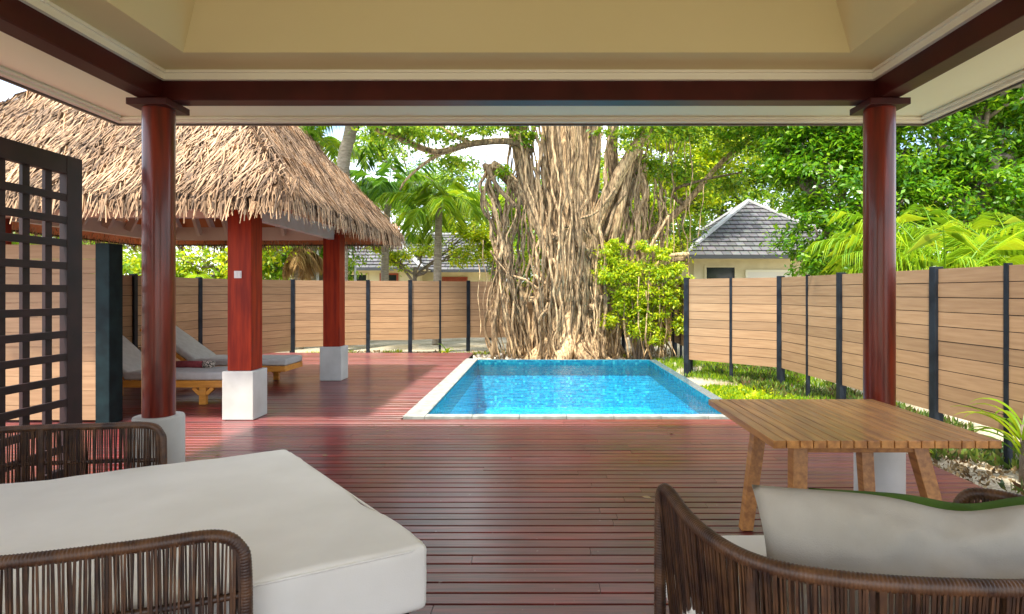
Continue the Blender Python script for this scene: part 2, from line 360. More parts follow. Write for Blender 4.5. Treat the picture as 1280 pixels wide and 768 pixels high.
# ------------------------------------------------------------------ deck
d = MB(); PITCH = .106
y = -1.5; row = 0
while y < 14.55:
    x0, x1 = -8.2, 3.4
    if y > 6.6: x0 = -7.15
    if y > 10.5: x0 = -7.25
    if y + .1 > POOL[2]: x1 = POOL[0] if y < POOL[3] + 1.5 else POOL[0]
    cuts = [x0]; cx = x0 + random.uniform(.6, 3.2)
    while cx < x1 - .6: cuts.append(cx); cx += random.uniform(2.0, 3.6)
    cuts.append(x1)
    for a_, b_ in zip(cuts, cuts[1:]):
        dz = random.uniform(-.0015, .0015); r_ = .004
        ya, yb = y + .0, y + .096
        xa, xb = a_ + .0015, b_ - .0015
        prof = [(ya, -.03), (ya, -r_), (ya + r_, 0), (yb - r_, 0), (yb, -r_), (yb, -.03)]
        k = len(d.v)
        for xx in (xa, xb):
            for py, pz in prof: d.v.append((xx, py, pz + dz))
        for i in range(5): d.f.append((k + i, k + i + 1, k + 7 + i, k + 6 + i)[::-1])
        d.f.append(tuple(k + i for i in range(6))[::-1]); d.f.append(tuple(k + 6 + i for i in range(6)))
    y += PITCH; row += 1
dk = tag(d.build('deck', M['deck']), kind='structure')
j = MB()
M['joist_gapshade'] = mat('deck joists and fence gap shade', (.02, .012, .01), (.04, .02, .018), 4, .8)
for x in np.arange(-8.0, 3.3, .6): j.box((x, -1.5, -.16), (x + .06, 7.0 if x > -1.75 else 14.5, -.036))
j.box((3.36, -1.5, -.2), (3.385, 7.05, -.034)); j.box((-7.2, 14.56, -.2), (POOL[0] - .01, 14.59, -.034))
j.box((-8.2, -1.5, -.19), (3.35, 7.0, -.165)); j.box((-7.2, 7.0, -.19), (-1.66, 14.5, -.165))
tag(j.build('deck_substructure', M['joist_gapshade']), kind='structure')

# ------------------------------------------------------------------ pool
px0, px1, py0, py1 = POOL
ix0, ix1, iy0, iy1 = px0 + .26, px1 - .17, py0 + .13, py1 - .12
wi = .006
pool = thing('swimming_pool', 'rectangular blue mosaic swimming pool sunk beside the red deck', 'swimming pool', (0.5, 10, 0))
b = MB(); D = -1.05
vs = [(ix0 + wi, iy0 + wi), (ix1 - wi, iy0 + wi), (ix1 - wi, iy1 - wi), (ix0 + wi, iy1 - wi)]
for i in range(4):
    (xa, ya), (xb, yb) = vs[i], vs[(i + 1) % 4]
    b.add([(xa, ya, -.004), (xb, yb, -.004), (xb, yb, D), (xa, ya, D)], [(0, 3, 2, 1)])
b.add([(x, y, D) for x, y in vs], [(0, 1, 2, 3)])
b.build('basin', M['mosaic'], pool)
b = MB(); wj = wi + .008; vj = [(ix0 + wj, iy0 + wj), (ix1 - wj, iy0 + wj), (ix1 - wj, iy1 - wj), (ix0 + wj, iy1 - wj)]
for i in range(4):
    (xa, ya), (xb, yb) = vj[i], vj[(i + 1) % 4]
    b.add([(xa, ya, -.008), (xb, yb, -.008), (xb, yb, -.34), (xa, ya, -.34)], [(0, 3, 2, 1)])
b.build('wall_and_reflection_band', M['mosaicdark'], pool)  # darker wall tiles; the part below water paints in the wall's reflection
c = MB()
def slabs(mb, lo, hi, axis, ln, z0, z1):
    a0, a1 = lo[axis], hi[axis]; n_ = max(1, round((a1 - a0) / ln)); st = (a1 - a0) / n_
    for i in range(n_):
        l_, h_ = list(lo), list(hi); l_[axis] = a0 + i * st + .002; h_[axis] = a0 + (i + 1) * st - .002
        mb.box((l_[0], l_[1], z0), (h_[0], h_[1], z1))
slabs(c, (px0, py0), (ix0, py1), 1, .6, -.16, .014)
slabs(c, (ix0 + .002, py0), (px1, iy0), 0, .6, -.16, .014)
c.build('coping', M['stone'], pool, bevel=.006)
c = MB(); slabs(c, (ix1, iy0 + .002), (px1, py1), 1, .3, -.3, -.012)
slabs(c, (ix0 + .002, iy1), (ix1 - .002, py1), 0, .3, -.3, -.006)
tag(c.build('rim', M['tilerim'], pool, bevel=.004), 'wet grey tiled overflow rim')
relative(pool)
w = MB(); w.add([(x, y, -.085) for x, y in vs], [(0, 1, 2, 3)])
tag(w.build('water', M['water']), kind='structure')

# ------------------------------------------------------------------ veranda (the roof overhead)
ver = thing('veranda', 'veranda overhead with cream tray ceiling, dark beams and round red columns', 'veranda', (0, 4.38, 0))
LX, RX, CY = -2.82, 2.51, 4.38
YB = -1.4                                  # rear end, behind the viewer
EX0, EX1, EY = LX - .95, RX + .93, CY + .92
SOF = 3.05
# beams
bt, bb = 3.07, 2.895
b = MB(); b.box((LX - .075, CY - .07, bb), (RX + .075, CY + .07, bt)); b.build('beam', M['darkwood'], ver, bevel=.006)
for x in (LX, RX):
    b = MB(); b.box((x - .073, YB, bb), (x + .073, CY - .072, bt)); b.build('beam', M['darkwood'], ver, bevel=.006)
# columns with capital and plinth
for x in (LX, RX):
    k = MB(); k.lathe(x, CY, [(.107, .575), (.107, bb - .05)], 48); kc = k.build('column', M['redwood'], ver, smooth=True)
    kc.modifiers.new('e', 'EDGE_SPLIT').split_angle = R(40)
    p_ = MB(); p_.lathe(x, CY, [(.168, 0.002), (.168, .57), (.163, .585), (.10, .586)], 56); pc = p_.build('plinth', M['plinth'], kc, smooth=True)
    pc.modifiers.new('e', 'EDGE_SPLIT').split_angle = R(40)
    q = MB(); q.box((x - .145, CY - .145, bb - .05), (x + .145, CY + .145, bb - .002)); q.build('capital', M['darkwood'], kc, bevel=.004)
# ceiling: flat border, steep tray sides, flat top
bx0, bx1, by1 = LX + .075, RX - .075, CY - .072
z0 = bt + .03
tx0, tx1, ty1 = bx0 + .36, bx1 - .36, by1 - .35
by0 = YB; ty0 = YB + .4; zt = z0 + 1.05; ins = .8
c = MB()
def q4(mb, a, b_, c_, d_): mb.add([a, b_, c_, d_], [(0, 1, 2, 3)])
o_ = [(bx0 - .05, by0), (bx1 + .05, by0), (bx1 + .05, by1 + .05), (bx0 - .05, by1 + .05)]; i_ = [(tx0, ty0), (tx1, ty0), (tx1, ty1), (tx0, ty1)]
t_ = [(tx0 + ins, ty0 + ins), (tx1 - ins, ty0 + ins), (tx1 - ins, ty1 - ins), (tx0 + ins, ty1 - ins)]
for k in range(4):
    n_ = (k + 1) % 4
    q4(c, (*o_[k], z0), (*o_[n_], z0), (*i_[n_], z0), (*i_[k], z0))
    q4(c, (*i_[k], z0), (*i_[n_], z0), (*t_[n_], zt), (*t_[k], zt))
c.add([(*p, zt) for p in t_], [(0, 1, 2, 3)])
c.build('ceiling', M['ceiling'], ver)
m_ = MB()                                   # cornice between beam and ceiling
for (a_, b_) in (((bx0, by1), (bx1, by1)),):
    m_.box((bx0 + .002, by1 - .03, bt - .035), (bx1 - .002, by1 - .001, z0 - .002)); m_.box((bx0 + .032, by1 - .05, z0 - .02), (bx1 - .032, by1 - .031, z0 - .001))
m_.box((bx0 + .0, by0, bt - .035), (bx0 + .03, by1 - .032, z0 - .002)); m_.box((bx0 + .031, by0, z0 - .02), (bx0 + .05, by1 - .052, z0 - .001))
m_.box((bx1 - .03, by0, bt - .035), (bx1, by1 - .032, z0 - .002)); m_.box((bx1 - .05, by0, z0 - .02), (bx1 - .031, by1 - .052, z0 - .001))
m_.build('cornice', M['moulding'], ver)
s_ = MB()                                   # eaves soffit
q4(s_, (EX0, YB, SOF), (EX0, EY, SOF), (LX - .07, EY, SOF), (LX - .07, YB, SOF))
q4(s_, (RX + .07, YB, SOF), (RX + .07, EY, SOF), (EX1, EY, SOF), (EX1, YB, SOF))
q4(s_, (LX - .07, CY + .06, SOF), (LX - .07, EY, SOF), (RX + .07, EY, SOF), (RX + .07, CY + .06, SOF))
s_.build('soffit', M['soffit'], ver)
f_ = MB()
f_.box((EX0, EY - .05, SOF - .045), (EX1, EY, SOF - .001)); f_.box((EX0, YB, SOF - .045), (EX0 + .05, EY - .052, SOF - .001)); f_.box((EX1 - .05, YB, SOF - .045), (EX1, EY - .052, SOF - .001))
f_.box((EX0 + .051, EY - .08, SOF - .025), (EX1 - .051, EY - .051, SOF - .002)); f_.box((EX0 + .051, YB, SOF - .025), (EX0 + .08, EY - .082, SOF - .002)); f_.box((EX1 - .08, YB, SOF - .025), (EX1 - .051, EY - .082, SOF - .002))
f_.build('eaves_moulding', M['moulding'], ver, bevel=.005)
f_ = MB(); f_.box((EX0 - .03, EY + .001, SOF - .06), (EX1 + .03, EY + .02, SOF + .12)); f_.box((EX0 - .02, YB, SOF - .06), (EX0 - .001, EY, SOF + .12)); f_.box((EX1 + .001, YB, SOF - .06), (EX1 + .02, EY, SOF + .12))
f_.build('drip_edge', M['metaledge'], ver)
r_ = MB(); ez = SOF + .1; hx = (EX0 + EX1) / 2; hw = (EX1 - EX0) / 2; rz_ = ez + hw * .72
q4(r_, (EX0 - .04, YB - .1, ez), (hx, YB - .1, rz_), (hx, EY - hw, rz_), (EX0 - .04, EY + .04, ez)); q4(r_, (EX1 + .04, YB - .1, ez), (EX1 + .04, EY + .04, ez), (hx, EY - hw, rz_), (hx, YB - .1, rz_))
r_.add([(EX0 - .04, EY + .04, ez), (hx, EY - hw, rz_), (EX1 + .04, EY + .04, ez)], [(0, 1, 2)])
r_.build('roof', M['rooftop'], ver)
relative(ver)

bw = MB(); bw.box((EX0 + .2, YB - .12, 0), (-2.1, YB - .002, SOF)); bw.box((2.1, YB - .12, 0), (EX1 - .2, YB - .002, SOF)); bw.box((-2.099, YB - .12, 2.75), (2.099, YB - .002, SOF)); bw.box((EX0 + .2, YB - .118, SOF + .001), (EX1 - .2, YB - .004, 4.3))  # unseen wall added to block rear light; opening sized to brighten the daybed
bw.build('unseen_rear_wall', M['cream'], ver).matrix_parent_inverse = ver.matrix_world.inverted()

# ------------------------------------------------------------------ thatched pavilion
PX, PY = -5.06, 8.62; PH = 1.53            # centre, half spacing of posts
pav = thing('thatched_pavilion', 'open pavilion with shaggy palm thatch roof on square red posts', 'pavilion', (PX, PY, 0))
post_objs = []
for sx in (-1, 1):
    for sy in (-1, 1):
        x, y = PX + sx * PH, PY + sy * PH
        k = MB(); k.box((x - .14, y - .14, .572), (x + .14, y + .14, 2.72)); po = k.build('post', M['redpost'], pav, bevel=.006); post_objs.append(po)
        q = MB(); q.box((x - .182, y - .182, .002), (x + .182, y + .182, .57)); q.build('plinth', M['plinth'], po, bevel=.008)
fx, fy = PX + PH, PY - PH
k = MB(); k.box((fx - .055, fy - .155, 1.66), (fx + .03, fy - .142, 1.745)); k.box((fx - .045, fy - .16, 1.675), (fx - .015, fy - .1555, 1.73)); k.box((fx - .01, fy - .16, 1.675), (fx + .02, fy - .1555, 1.73))
k.build('light_switch', M['whiteplastic'], post_objs[2], bevel=.003)
zb0, zb1 = 2.385, 2.6
for sy in (-1, 1):
    k = MB(); k.box((PX - PH + .142, PY + sy * PH - .05, zb0), (PX + PH - .142, PY + sy * PH + .05, zb1)); k.build('tie_beam', M['rafter'], pav, bevel=.004)
for sx in (-1, 1):
    k = MB(); k.box((PX + sx * PH - .05, PY - PH + .142, zb0), (PX + sx * PH + .05, PY + PH - .142, zb1)); k.build('tie_beam', M['rafter'], pav, bevel=.004)
EH = 2.46; EZ = 2.5; AZ = 5.42            # eave half size, eave height, apex height
slope = (AZ - EZ) / EH
def under(h): return EZ + (EH - h) * slope
# lining under the thatch, with boards
ln = MB()
for k in range(4):
    ca, sa = round(math.cos(k * math.pi / 2)), round(math.sin(k * math.pi / 2))
    def P(u, h, dz=0): return (PX + u * ca - (-h) * -sa * 1, PY, 0)
    nb = 20
    for i in range(nb):
        h0, h1 = EH * (1 - i / nb) - .004, EH * (1 - (i + 1) / nb)
        pts = []
        for (u, h) in ((-h0, h0), (h0, h0), (h1, h1), (-h1, h1)):
            lx, ly = u, -h; X = PX + lx * ca - ly * sa; Y = PY + lx * sa + ly * ca
            pts.append((X, Y, under(h) - .12))
        ln.add(pts, [(0, 1, 2, 3)])
ln.build('roof_lining', M['lining'], pav)
rf = MB()
for k in range(4):
    ca, sa = round(math.cos(k * math.pi / 2)), round(math.sin(k * math.pi / 2))
    def W3(u, h, dz): return (PX + u * ca + h * sa, PY + u * sa - h * ca, under(h) + dz)
    for u in (-1.5, -.9, -.3, .3, .9, 1.5):
        rf.beam(W3(u, EH - .25, -.19), W3(u, abs(u) + .05, -.19), .05, .12)
    for u in (-1.2, -.72, -.24, .24, .72, 1.2): rf.beam(W3(u, 1.44, 2.47 - under(1.44)), W3(u, .9, 3.5 - under(.9)), .05, .11)
    rf.beam(W3(-EH + .25, EH - .25, -.2), W3(-.05, .05, -.2), .07, .14)
rf.build('rafters', M['rafter'], pav)
# thatch: underlay and some 50k leaf strips laid in courses
ub = MB()
for k in range(4):
    ca, sa = round(math.cos(k * math.pi / 2)), round(math.sin(k * math.pi / 2))
    ub.add([(PX + u * ca + h * sa, PY + u * sa - h * ca, under(h) + dz) for u, h, dz in ((-EH, EH, 0), (EH, EH, 0), (0, 0, 0))], [(0, 1, 2)])
    ub.add([(PX + u * ca + h * sa, PY + u * sa - h * ca, under(h) + dz) for u, h, dz in ((-EH, EH, 0), (EH, EH, 0), (EH, EH, -.14), (-EH, EH, -.14))], [(0, 1, 2, 3)])
tb = ub.build('thatch_bed', M['thatchbase'], pav)
def thatch():
    A = []
    for k in range(4):
        ca, sa = round(math.cos(k * math.pi / 2)), round(math.sin(k * math.pi / 2))
        dens = 1.0 if k in (0, 1, 3) else .5
        h = EH + .02; r_i = 0
        sl = math.hypot(1, slope)
        while h > .05:
            n_ = int(h * 2 / .0135 * dens)
            tier = (r_i % 9 < 2)
            u = rng.uniform(-h, h, n_); hh = h + rng.uniform(-.03, .03, n_)
            ln_ = rng.uniform(.22, .42, n_) * (1.0 if r_i < 3 else 1.1)
            wd = rng.uniform(.005, .0125, n_)
            lift = rng.uniform(.0, .10, n_) + (.05 if tier else 0)
            slant = rng.normal(-.12, .2, n_)
            # start point on the slope, end further down the slope
            hd = 1 / sl; dz = -slope / sl
            drop = .55 if r_i < 3 else (.12 if tier else 0)
            def pt(t, side, extra):
                uu = u + slant * ln_ * t * (1 + .3 * t) + side * wd * (1 - .55 * t)
                he = hh - .10 + hd * ln_ * t * (1 - drop * t * .8)
                zz = under(hh - .10) + dz * ln_ * t - drop * ln_ * t * t * .35 + .03 + lift * (1 - (drop > .5) * t) * (np.sin(t * 2.2))
                return np.stack([PX + uu * ca + he * sa, PY + uu * sa - he * ca, zz], 1)
            p0, p1, p2, p3, p4, p5 = pt(0, -1, 0), pt(0, 1, 0), pt(.5, -1, 0), pt(.5, 1, 0), pt(1, -1, 0), pt(1, 1, 0)
            A.append(np.stack([p0, p1, p3, p5, p4, p2], 1))
            h -= .042; r_i += 1
    V = np.concatenate(A)
    return V
V = thatch()
quads('thatch', V, M['thatch'], tb, nv=6)
# second fringe hanging straight down at the eave edge
A = []
for k in range(4):
    ca, sa = round(math.cos(k * math.pi / 2)), round(math.sin(k * math.pi / 2))
    n_ = 1100
    u = rng.uniform(-EH - .03, EH + .03, n_); h = EH + rng.uniform(-.2, .05, n_); L_ = rng.uniform(.06, .22, n_); wd = rng.uniform(.006, .014, n_); sl_ = rng.normal(-.1, .25, n_); ou = rng.normal(.05, .12, n_)
    def pt(t, side): 
        uu = u + sl_ * L_ * t + side * wd * (1 - .5 * t); he = h + ou * L_ * t
        zz = under(h) - .02 - L_ * t + .05 * (h < EH)
        return np.stack([PX + uu * ca + he * sa, PY + uu * sa - he * ca, zz], 1)
    A.append(np.stack([pt(0, -1), pt(0, 1), pt(1, 1), pt(1, -1)], 1))
quads('fringe', np.concatenate(A), M['thatch'], tb)
relative(pav)

# ------------------------------------------------------------------ fences
def fence(name, label, pts, thin_mid, group=None, seed=1):
    """pts: (x, y, panel bottom, panel top) in order; a thick post at each, optionally a thin post mid-bay"""
    rn = random.Random(seed)
    root = thing(name, label, 'fence', (pts[0][0], pts[0][1], -.2), group=group)
    for (x0, y0, b0, t0), (x1, y1, b1, t1) in zip(pts, pts[1:]):
        a, b_ = Vector((x0, y0, 0)), Vector((x1, y1, 0)); dv = (b_ - a); Ln = dv.length; dn = dv / Ln; nr = Vector((-dn.y, dn.x, 0))
        tm = thin_mid is True or (thin_mid and (x0, y0) in thin_mid)
        segs = [(0, .5), (.5, 1)] if tm else [(0, 1)]
        for s0, s1 in segs:
            mb = MB(); nb = 10
            for i in range(nb):
                hz = (t0 - b0) / nb; za = b0 + i * hz + .002; zc = b0 + (i + 1) * hz - .0065
                p, q = a + dv * s0 + dn * .02, a + dv * s1 - dn * .02
                wb = rn.uniform(-.002, .002); sg = rn.uniform(-.001, .001)
                n1 = nr * (.012 + wb); n2 = -nr * (.012 - wb)
                vs = [p + n1 + Vector((0, 0, za)), q + n1 + Vector((0, 0, za + sg)), q + n2 + Vector((0, 0, za + sg)), p + n2 + Vector((0, 0, za)),
                      p + n1 + Vector((0, 0, zc)), q + n1 + Vector((0, 0, zc + sg)), q + n2 + Vector((0, 0, zc + sg)), p + n2 + Vector((0, 0, zc))]
                mb.add(vs, [(0, 3, 2, 1), (4, 5, 6, 7), (0, 1, 5, 4), (1, 2, 6, 5), (2, 3, 7, 6), (3, 0, 4, 7)])
            p, q = a + dv * s0 + dn * .025, a + dv * s1 - dn * .025; mb.beam((p.x, p.y, (b0 + t0) / 2), (q.x, q.y, (b0 + t0) / 2), .006, t0 - b0 - .02)
            bp = mb.build('board_panel', M['fence'], root); bp.data.materials.append(M['joist_gapshade'])
            for pf in list(bp.data.polygons)[-6:]: pf.material_index = 1  # dark inner sheet: shade in the board gaps put into colour
        if tm:
            m_ = (a + b_) / 2; k = MB(); k.beam((m_.x, m_.y, -.3), (m_.x, m_.y, t0 + .015), .05, .05, up=tuple(dn)); k.build('slim_post', M['blackpost'], root)
    for (x, y, b0, t0) in pts:
        i = pts.index((x, y, b0, t0)); q = pts[min(i + 1, len(pts) - 1)]; p = pts[max(i - 1, 0)]
        dn = Vector((q[0] - p[0], q[1] - p[1], 0)).normalized()
        k = MB(); k.beam((x, y, -.35), (x, y, t0 + .02), .1, .1, up=tuple(dn)); k.build('post', M['blackpost'], root, bevel=.006)
    relative(root); return root
T1 = 1.76
fence('board_fence', 'sunlit board fence with black posts along the right side', [(4.62, .3, .16, T1), (4.58, 2.5, .16, T1), (4.52, 4.7, .16, T1), (4.43, 6.62, .16, T1), (4.35, 8.55, .16, T1), (4.25, 10.45, .16, T1), (2.92, 11.75, .16, T1)], True, seed=2)
fence('board_fence', 'board fence running behind the fig tree, mostly in its shade', [(3.02, 11.9, .2, 1.72), (3.4, 13.6, .2, 1.72), (3.5, 15.4, .2, 1.74), (2.4, 17.0, .2, 1.76), (.6, 17.2, .2, 1.78), (-.7, 17.1, .2, 1.79)], True, seed=3)
fence('board_fence', 'curved board fence with black posts behind the pavilion and loungers', [(-.78, 16.85, .2, 1.8), (-2.04, 16.8, .2, 1.8), (-3.5, 15.95, .2, 1.8), (-4.62, 15.9, .08, 1.8), (-6.32, 15.1, .0, 1.8), (-7.43, 12.9, -.02, 1.8), (-7.28, 10.6, -.02, 1.8), (-7.3, 8.5, .02, 1.8), (-7.3, 7.0, .02, 1.8)], [(-2.04, 16.8)], seed=4)
# near screen wall at the left
sc = thing('board_screen', 'taller board screen with thick dark green end post, behind the lattice', 'screen', (-5.0, 6.75, 0))
k = MB()
for i in range(12): k.box((-8.2, 6.79, .03 + i * .168), (-5.035, 6.815, .03 + (i + 1) * .168 - .004))
k.build('board_panel', M['fence'], sc)
k = MB(); k.box((-5.02, 6.68, .002), (-4.86, 6.9, 2.05)); k.build('post', M['greenpost'], sc, bevel=.008)
relative(sc)

# lattice screen
LT = -3.6; lat = thing('lattice_screen', 'tall dark timber lattice screen at the left edge of the veranda', 'screen', (LT, 3.2, 0))
ya, yb, zt_ = 1.6, 4.62, 2.53
k = MB(); k.box((LT - .03, yb - .15, .002), (LT + .03, yb, zt_)); k.box((LT - .03, ya, .002), (LT + .03, ya + .12, zt_))
k.box((LT - .028, ya + .121, zt_ - .14), (LT + .028, yb - .151, zt_ - .001)); k.box((LT - .028, ya + .121, .06), (LT + .028, yb - .151, .17))
k.build('frame', M['screenwood'], lat, bevel=.004)
k = MB(); z = .17 + .15
while z < zt_ - .2: k.box((LT + .001, ya + .121, z - .027), (LT + .027, yb - .151, z + .027)); z += .172
y = yb - .15 - .13
while y > ya + .2: k.box((LT - .027, y - .03, .171), (LT - .001, y + .03, zt_ - .141)); y -= .19
k.build('lattice', M['screenwood'], lat, bevel=.002)
relative(lat)

# ------------------------------------------------------------------ wicker helpers
def wicker(root, path, zbot, zmid, r=.028, step=.0125, drop_ends=True, flare=0.0, centre=(0, 0), double=True, seed=1):
    """path: smooth list of Vectors along the top rail, both ends bending down to the floor frame"""
    rn = random.Random(seed)
    P = resample(path, .0035)
    mb = MB(); rad = [r * (1 + .07 * math.sin(i * math.pi * .667)) + .0 for i in range(len(P))]
    mb.tube(P, rad, 14); mb.build('rail', M['wicker'], root, smooth=True)
    # straight run = points whose z is near the top
    top = [p for p in P]
    zt_ = max(p.z for p in P)
    st = MB(); Q = resample(path, step)
    cx, cy = centre
    for i, p in enumerate(Q):
        if i and abs(Q[i].x - Q[i - 1].x) + abs(Q[i].y - Q[i - 1].y) < step * .45: continue
        t = (Q[min(i + 1, len(Q) - 1)] - Q[max(i - 1, 0)]); t.z = 0
        if t.length < 1e-5: continue
        t.normalize(); nrm = Vector((-t.y, t.x, 0)); ind = Vector((cx - p.x, cy - p.y, 0)).normalized()
        for side in ((-1, 1) if double else (1,)):
            if rn.random() < .06: continue
            jit = rn.uniform(-.004, .004); jit2 = rn.uniform(-.009, .009)
            a = p + nrm * side * r * .75 + t * jit; zb = zbot
            b_ = Vector((p.x, p.y, zb)) + nrm * side * .012 + ind * flare + t * jit2
            if a.z - b_.z < .03: continue
            m_ = (a + b_) / 2 + nrm * rn.uniform(-.003, .003) + t * rn.uniform(-.004, .004)
            w_ = rn.uniform(.0026, .0036)
            vs = []
            for c_ in (a, m_, b_):
                vs += [c_ - t * w_ - nrm * .002, c_ + t * w_ - nrm * .002, c_ + t * w_ + nrm * .002, c_ - t * w_ + nrm * .002]
            k = len(st.v); st.v.extend([tuple(v) for v in vs])
            for s in (0, 4):
                for j_ in range(4): st.f.append((k + s + j_, k + s + (j_ + 1) % 4, k + s + 4 + (j_ + 1) % 4, k + s + 4 + j_))
    st.build('woven_cords', M['wicker'], root)
    # lower rails
    flat = [Vector((p.x, p.y, 0)) for p in Q if p.z > zbot + .1]
    for z, rr in ((zbot, .022),) + (((zmid, .013),) if zmid else ()):
        pts = []
        for p in flat:
            ind = Vector((cx - p.x, cy - p.y, 0)).normalized(); f = 1 - (z - zbot) / (zt_ - zbot)
            pts.append(Vector((p.x, p.y, z)) + ind * flare * f)
        k = MB(); pts = [pts[0]] + [q for a_, q in zip(pts, pts[1:]) if (q - a_).length > 1e-4]; k.tube(pts, rr, 8); k.build('rail', M['wicker'], root, smooth=True)

def rounded_box(name, corners, z0, z1, r, m, parent, seg=5, wob=.004, inset=0, crown=.0):
    """cushion over a 4-point plan outline with soft edges and slightly wavy faces"""
    bm = bmesh.new()
    vb = [bm.verts.new((*c[:2], z0)) for c in corners]; vt = [bm.verts.new((*c[:2], z1)) for c in corners]
    bm.faces.new(vb[::-1]); bm.faces.new(vt)
    for i in range(4): bm.faces.new((vb[i], vb[(i + 1) % 4], vt[(i + 1) % 4], vt[i]))
    bmesh.ops.recalc_face_normals(bm, faces=bm.faces)
    bmesh.ops.bevel(bm, geom=list(bm.edges), offset=r, segments=seg, affect='EDGES', profile=.6)
    bmesh.ops.subdivide_edges(bm, edges=[e for e in bm.edges if e.calc_length() > .12], cuts=14, use_grid_fill=True)
    cx = sum(c[0] for c in corners) / 4; cy = sum(c[1] for c in corners) / 4; sz = max(math.dist(c[:2], (cx, cy)) for c in corners)
    for v in bm.verts:
        n_ = noise.noise(v.co * 3.1) * wob + noise.noise(v.co * 9) * wob * .35
        v.co += Vector((n_, n_, n_))
        if v.co.z > (z0 + z1) / 2: v.co.z += crown * (1 - min(1, math.dist(v.co[:2], (cx, cy)) / sz))
    bmesh.ops.triangulate(bm, faces=[f for f in bm.faces if len(f.verts) > 4])
    me = bpy.data.meshes.new(name); bm.to_mesh(me); bm.free(); me.materials.append(m)
    me.polygons.foreach_set('use_smooth', [True] * len(me.polygons))
    o = bpy.data.objects.new(name, me); C.objects.link(o); o.parent = parent
    return o

# ------------------------------------------------------------------ daybed (bottom left)
db = thing('daybed', 'big ivory daybed with brown woven cord sides, bottom left', 'daybed', (-1.9, 2.8, 0))
F_, R_, N_, G_ = (-1.69, 3.96), (-.46, 2.46), (-2.2, 1.48), (-3.3, 3.0)
rounded_box('mattress', [R_, F_, G_, N_], .18, .452, .04, M['fabric'], db, seg=6, wob=.014, crown=.018)
pk = MB()
for z in (.437,):
    pp = [Vector((*c, z)) for c in (R_, F_, G_, N_, R_)]
    cen = sum((p for p in pp[:4]), Vector()) / 4
    loop = []
    for a_, b_ in zip(pp, pp[1:]):
        for t in (.03, .5, .97): loop.append(a_ + (b_ - a_) * t)
    loop = [p + (cen - p).normalized() * .004 for p in loop]; loop.append(loop[0].copy())
    pk.tube(resample(loop, .03), .006, 6)
mo = [c for c in db.children if c.name.startswith('mattress')][0]
pk.build('piping', M['fabric'], mo, smooth=True)
k = MB(); cs = [Vector((*c, 0)) for c in (R_, F_, G_, N_)]; cen = sum(cs, Vector()) / 4
cs = [c + (cen - c) * .06 for c in cs]
k.add([(c.x, c.y, .1) for c in cs] + [(c.x, c.y, .178) for c in cs], [(0, 3, 2, 1), (4, 5, 6, 7), (0, 1, 5, 4), (1, 2, 6, 5), (2, 3, 7, 6), (3, 0, 4, 7)])
k.build('base_frame', M['screenwood'], db)
for c in cs:
    c = c + (cen - c) * .06; k = MB(); k.lathe(c.x, c.y, [(.025, .002), (.03, .1)], 16); k.build('leg', M['screenwood'], db)
TZ = .675
path = [(-2.33, 3.66, .2), (-2.33, 3.66, TZ - .14), (-2.345, 3.66, TZ - .05), (-2.42, 3.655, TZ), (-2.7, 3.63, TZ), (-3.22, 3.53, TZ), (-3.42, 3.25, TZ), (-3.42, 2.6, TZ), (-3.25, 2.05, TZ), (-2.75, 1.72, TZ), (-2.2, 1.68, TZ),
        (-1.65, 1.80, TZ), (-1.3, 1.92, TZ), (-1.1, 2.0, TZ), (-1.03, 2.03, TZ - .05), (-1.012, 2.035, TZ - .14), (-1.01, 2.035, .2)]
wicker(db, spline(path, 10), .2, .46, r=.021, step=.0135, flare=0, centre=(-2.3, 2.7), double=True, seed=5)
for (x, y) in ((-3.02, 3.58), (-3.4, 2.9), (-2.5, 1.69)):
    k = MB(); k.tube([(x, y, .2), (x, y, TZ)], .02, 10); k.build('upright', M['wicker'], db)
relative(db)

# ------------------------------------------------------------------ armchair (bottom right)
ac = thing('lounge_chair', 'curved woven cord lounge chair seen from behind, bottom right', 'chair', (1.1, 2.0, 0))
CZ = .75
path = [(.46, 2.27, .2), (.46, 2.265, CZ - .16), (.462, 2.25, CZ - .02), (.475, 2.19, CZ + .01), (.50, 1.98, CZ - .01), (.55, 1.76, CZ - .01), (.64, 1.62, CZ - .005), (.80, 1.54, CZ), (1.02, 1.505, CZ), (1.3, 1.5, CZ), (1.55, 1.56, CZ), (1.72, 1.7, CZ),
        (1.79, 1.9, CZ), (1.74, 2.08, CZ), (1.66, 2.19, CZ), (1.60, 2.235, CZ - .03), (1.575, 2.25, CZ - .16), (1.57, 2.25, .2)]
wicker(ac, spline(path, 10), .2, .47, r=.022, step=.0095, flare=.05, centre=(1.15, 2.1), double=True, seed=9)
for (x, y) in ((.60, 1.67), (1.4, 1.515), (1.78, 1.85)):
    k = MB(); k.tube([(x, y, .2), (x, y, CZ)], .018, 10); k.build('upright', M['wicker'], ac)
rounded_box('seat_cushion', [(.515, 1.66), (1.72, 1.66), (1.68, 2.58), (.50, 2.58)], .27, .45, .04, M['fabric'], ac, seg=5, wob=.006)
k = MB(); k.box((.56, 1.62, .2), (1.68, 2.5, .266)); k.build('base_frame', M['screenwood'], ac, bevel=.006)
for x, y in ((.62, 1.7), (1.6, 1.7), (.62, 2.42), (1.6, 2.42)):
    k = MB(); k.lathe(x, y, [(.02, .002), (.026, .2)], 16); k.build('leg', M['screenwood'], ac)
relative(ac)

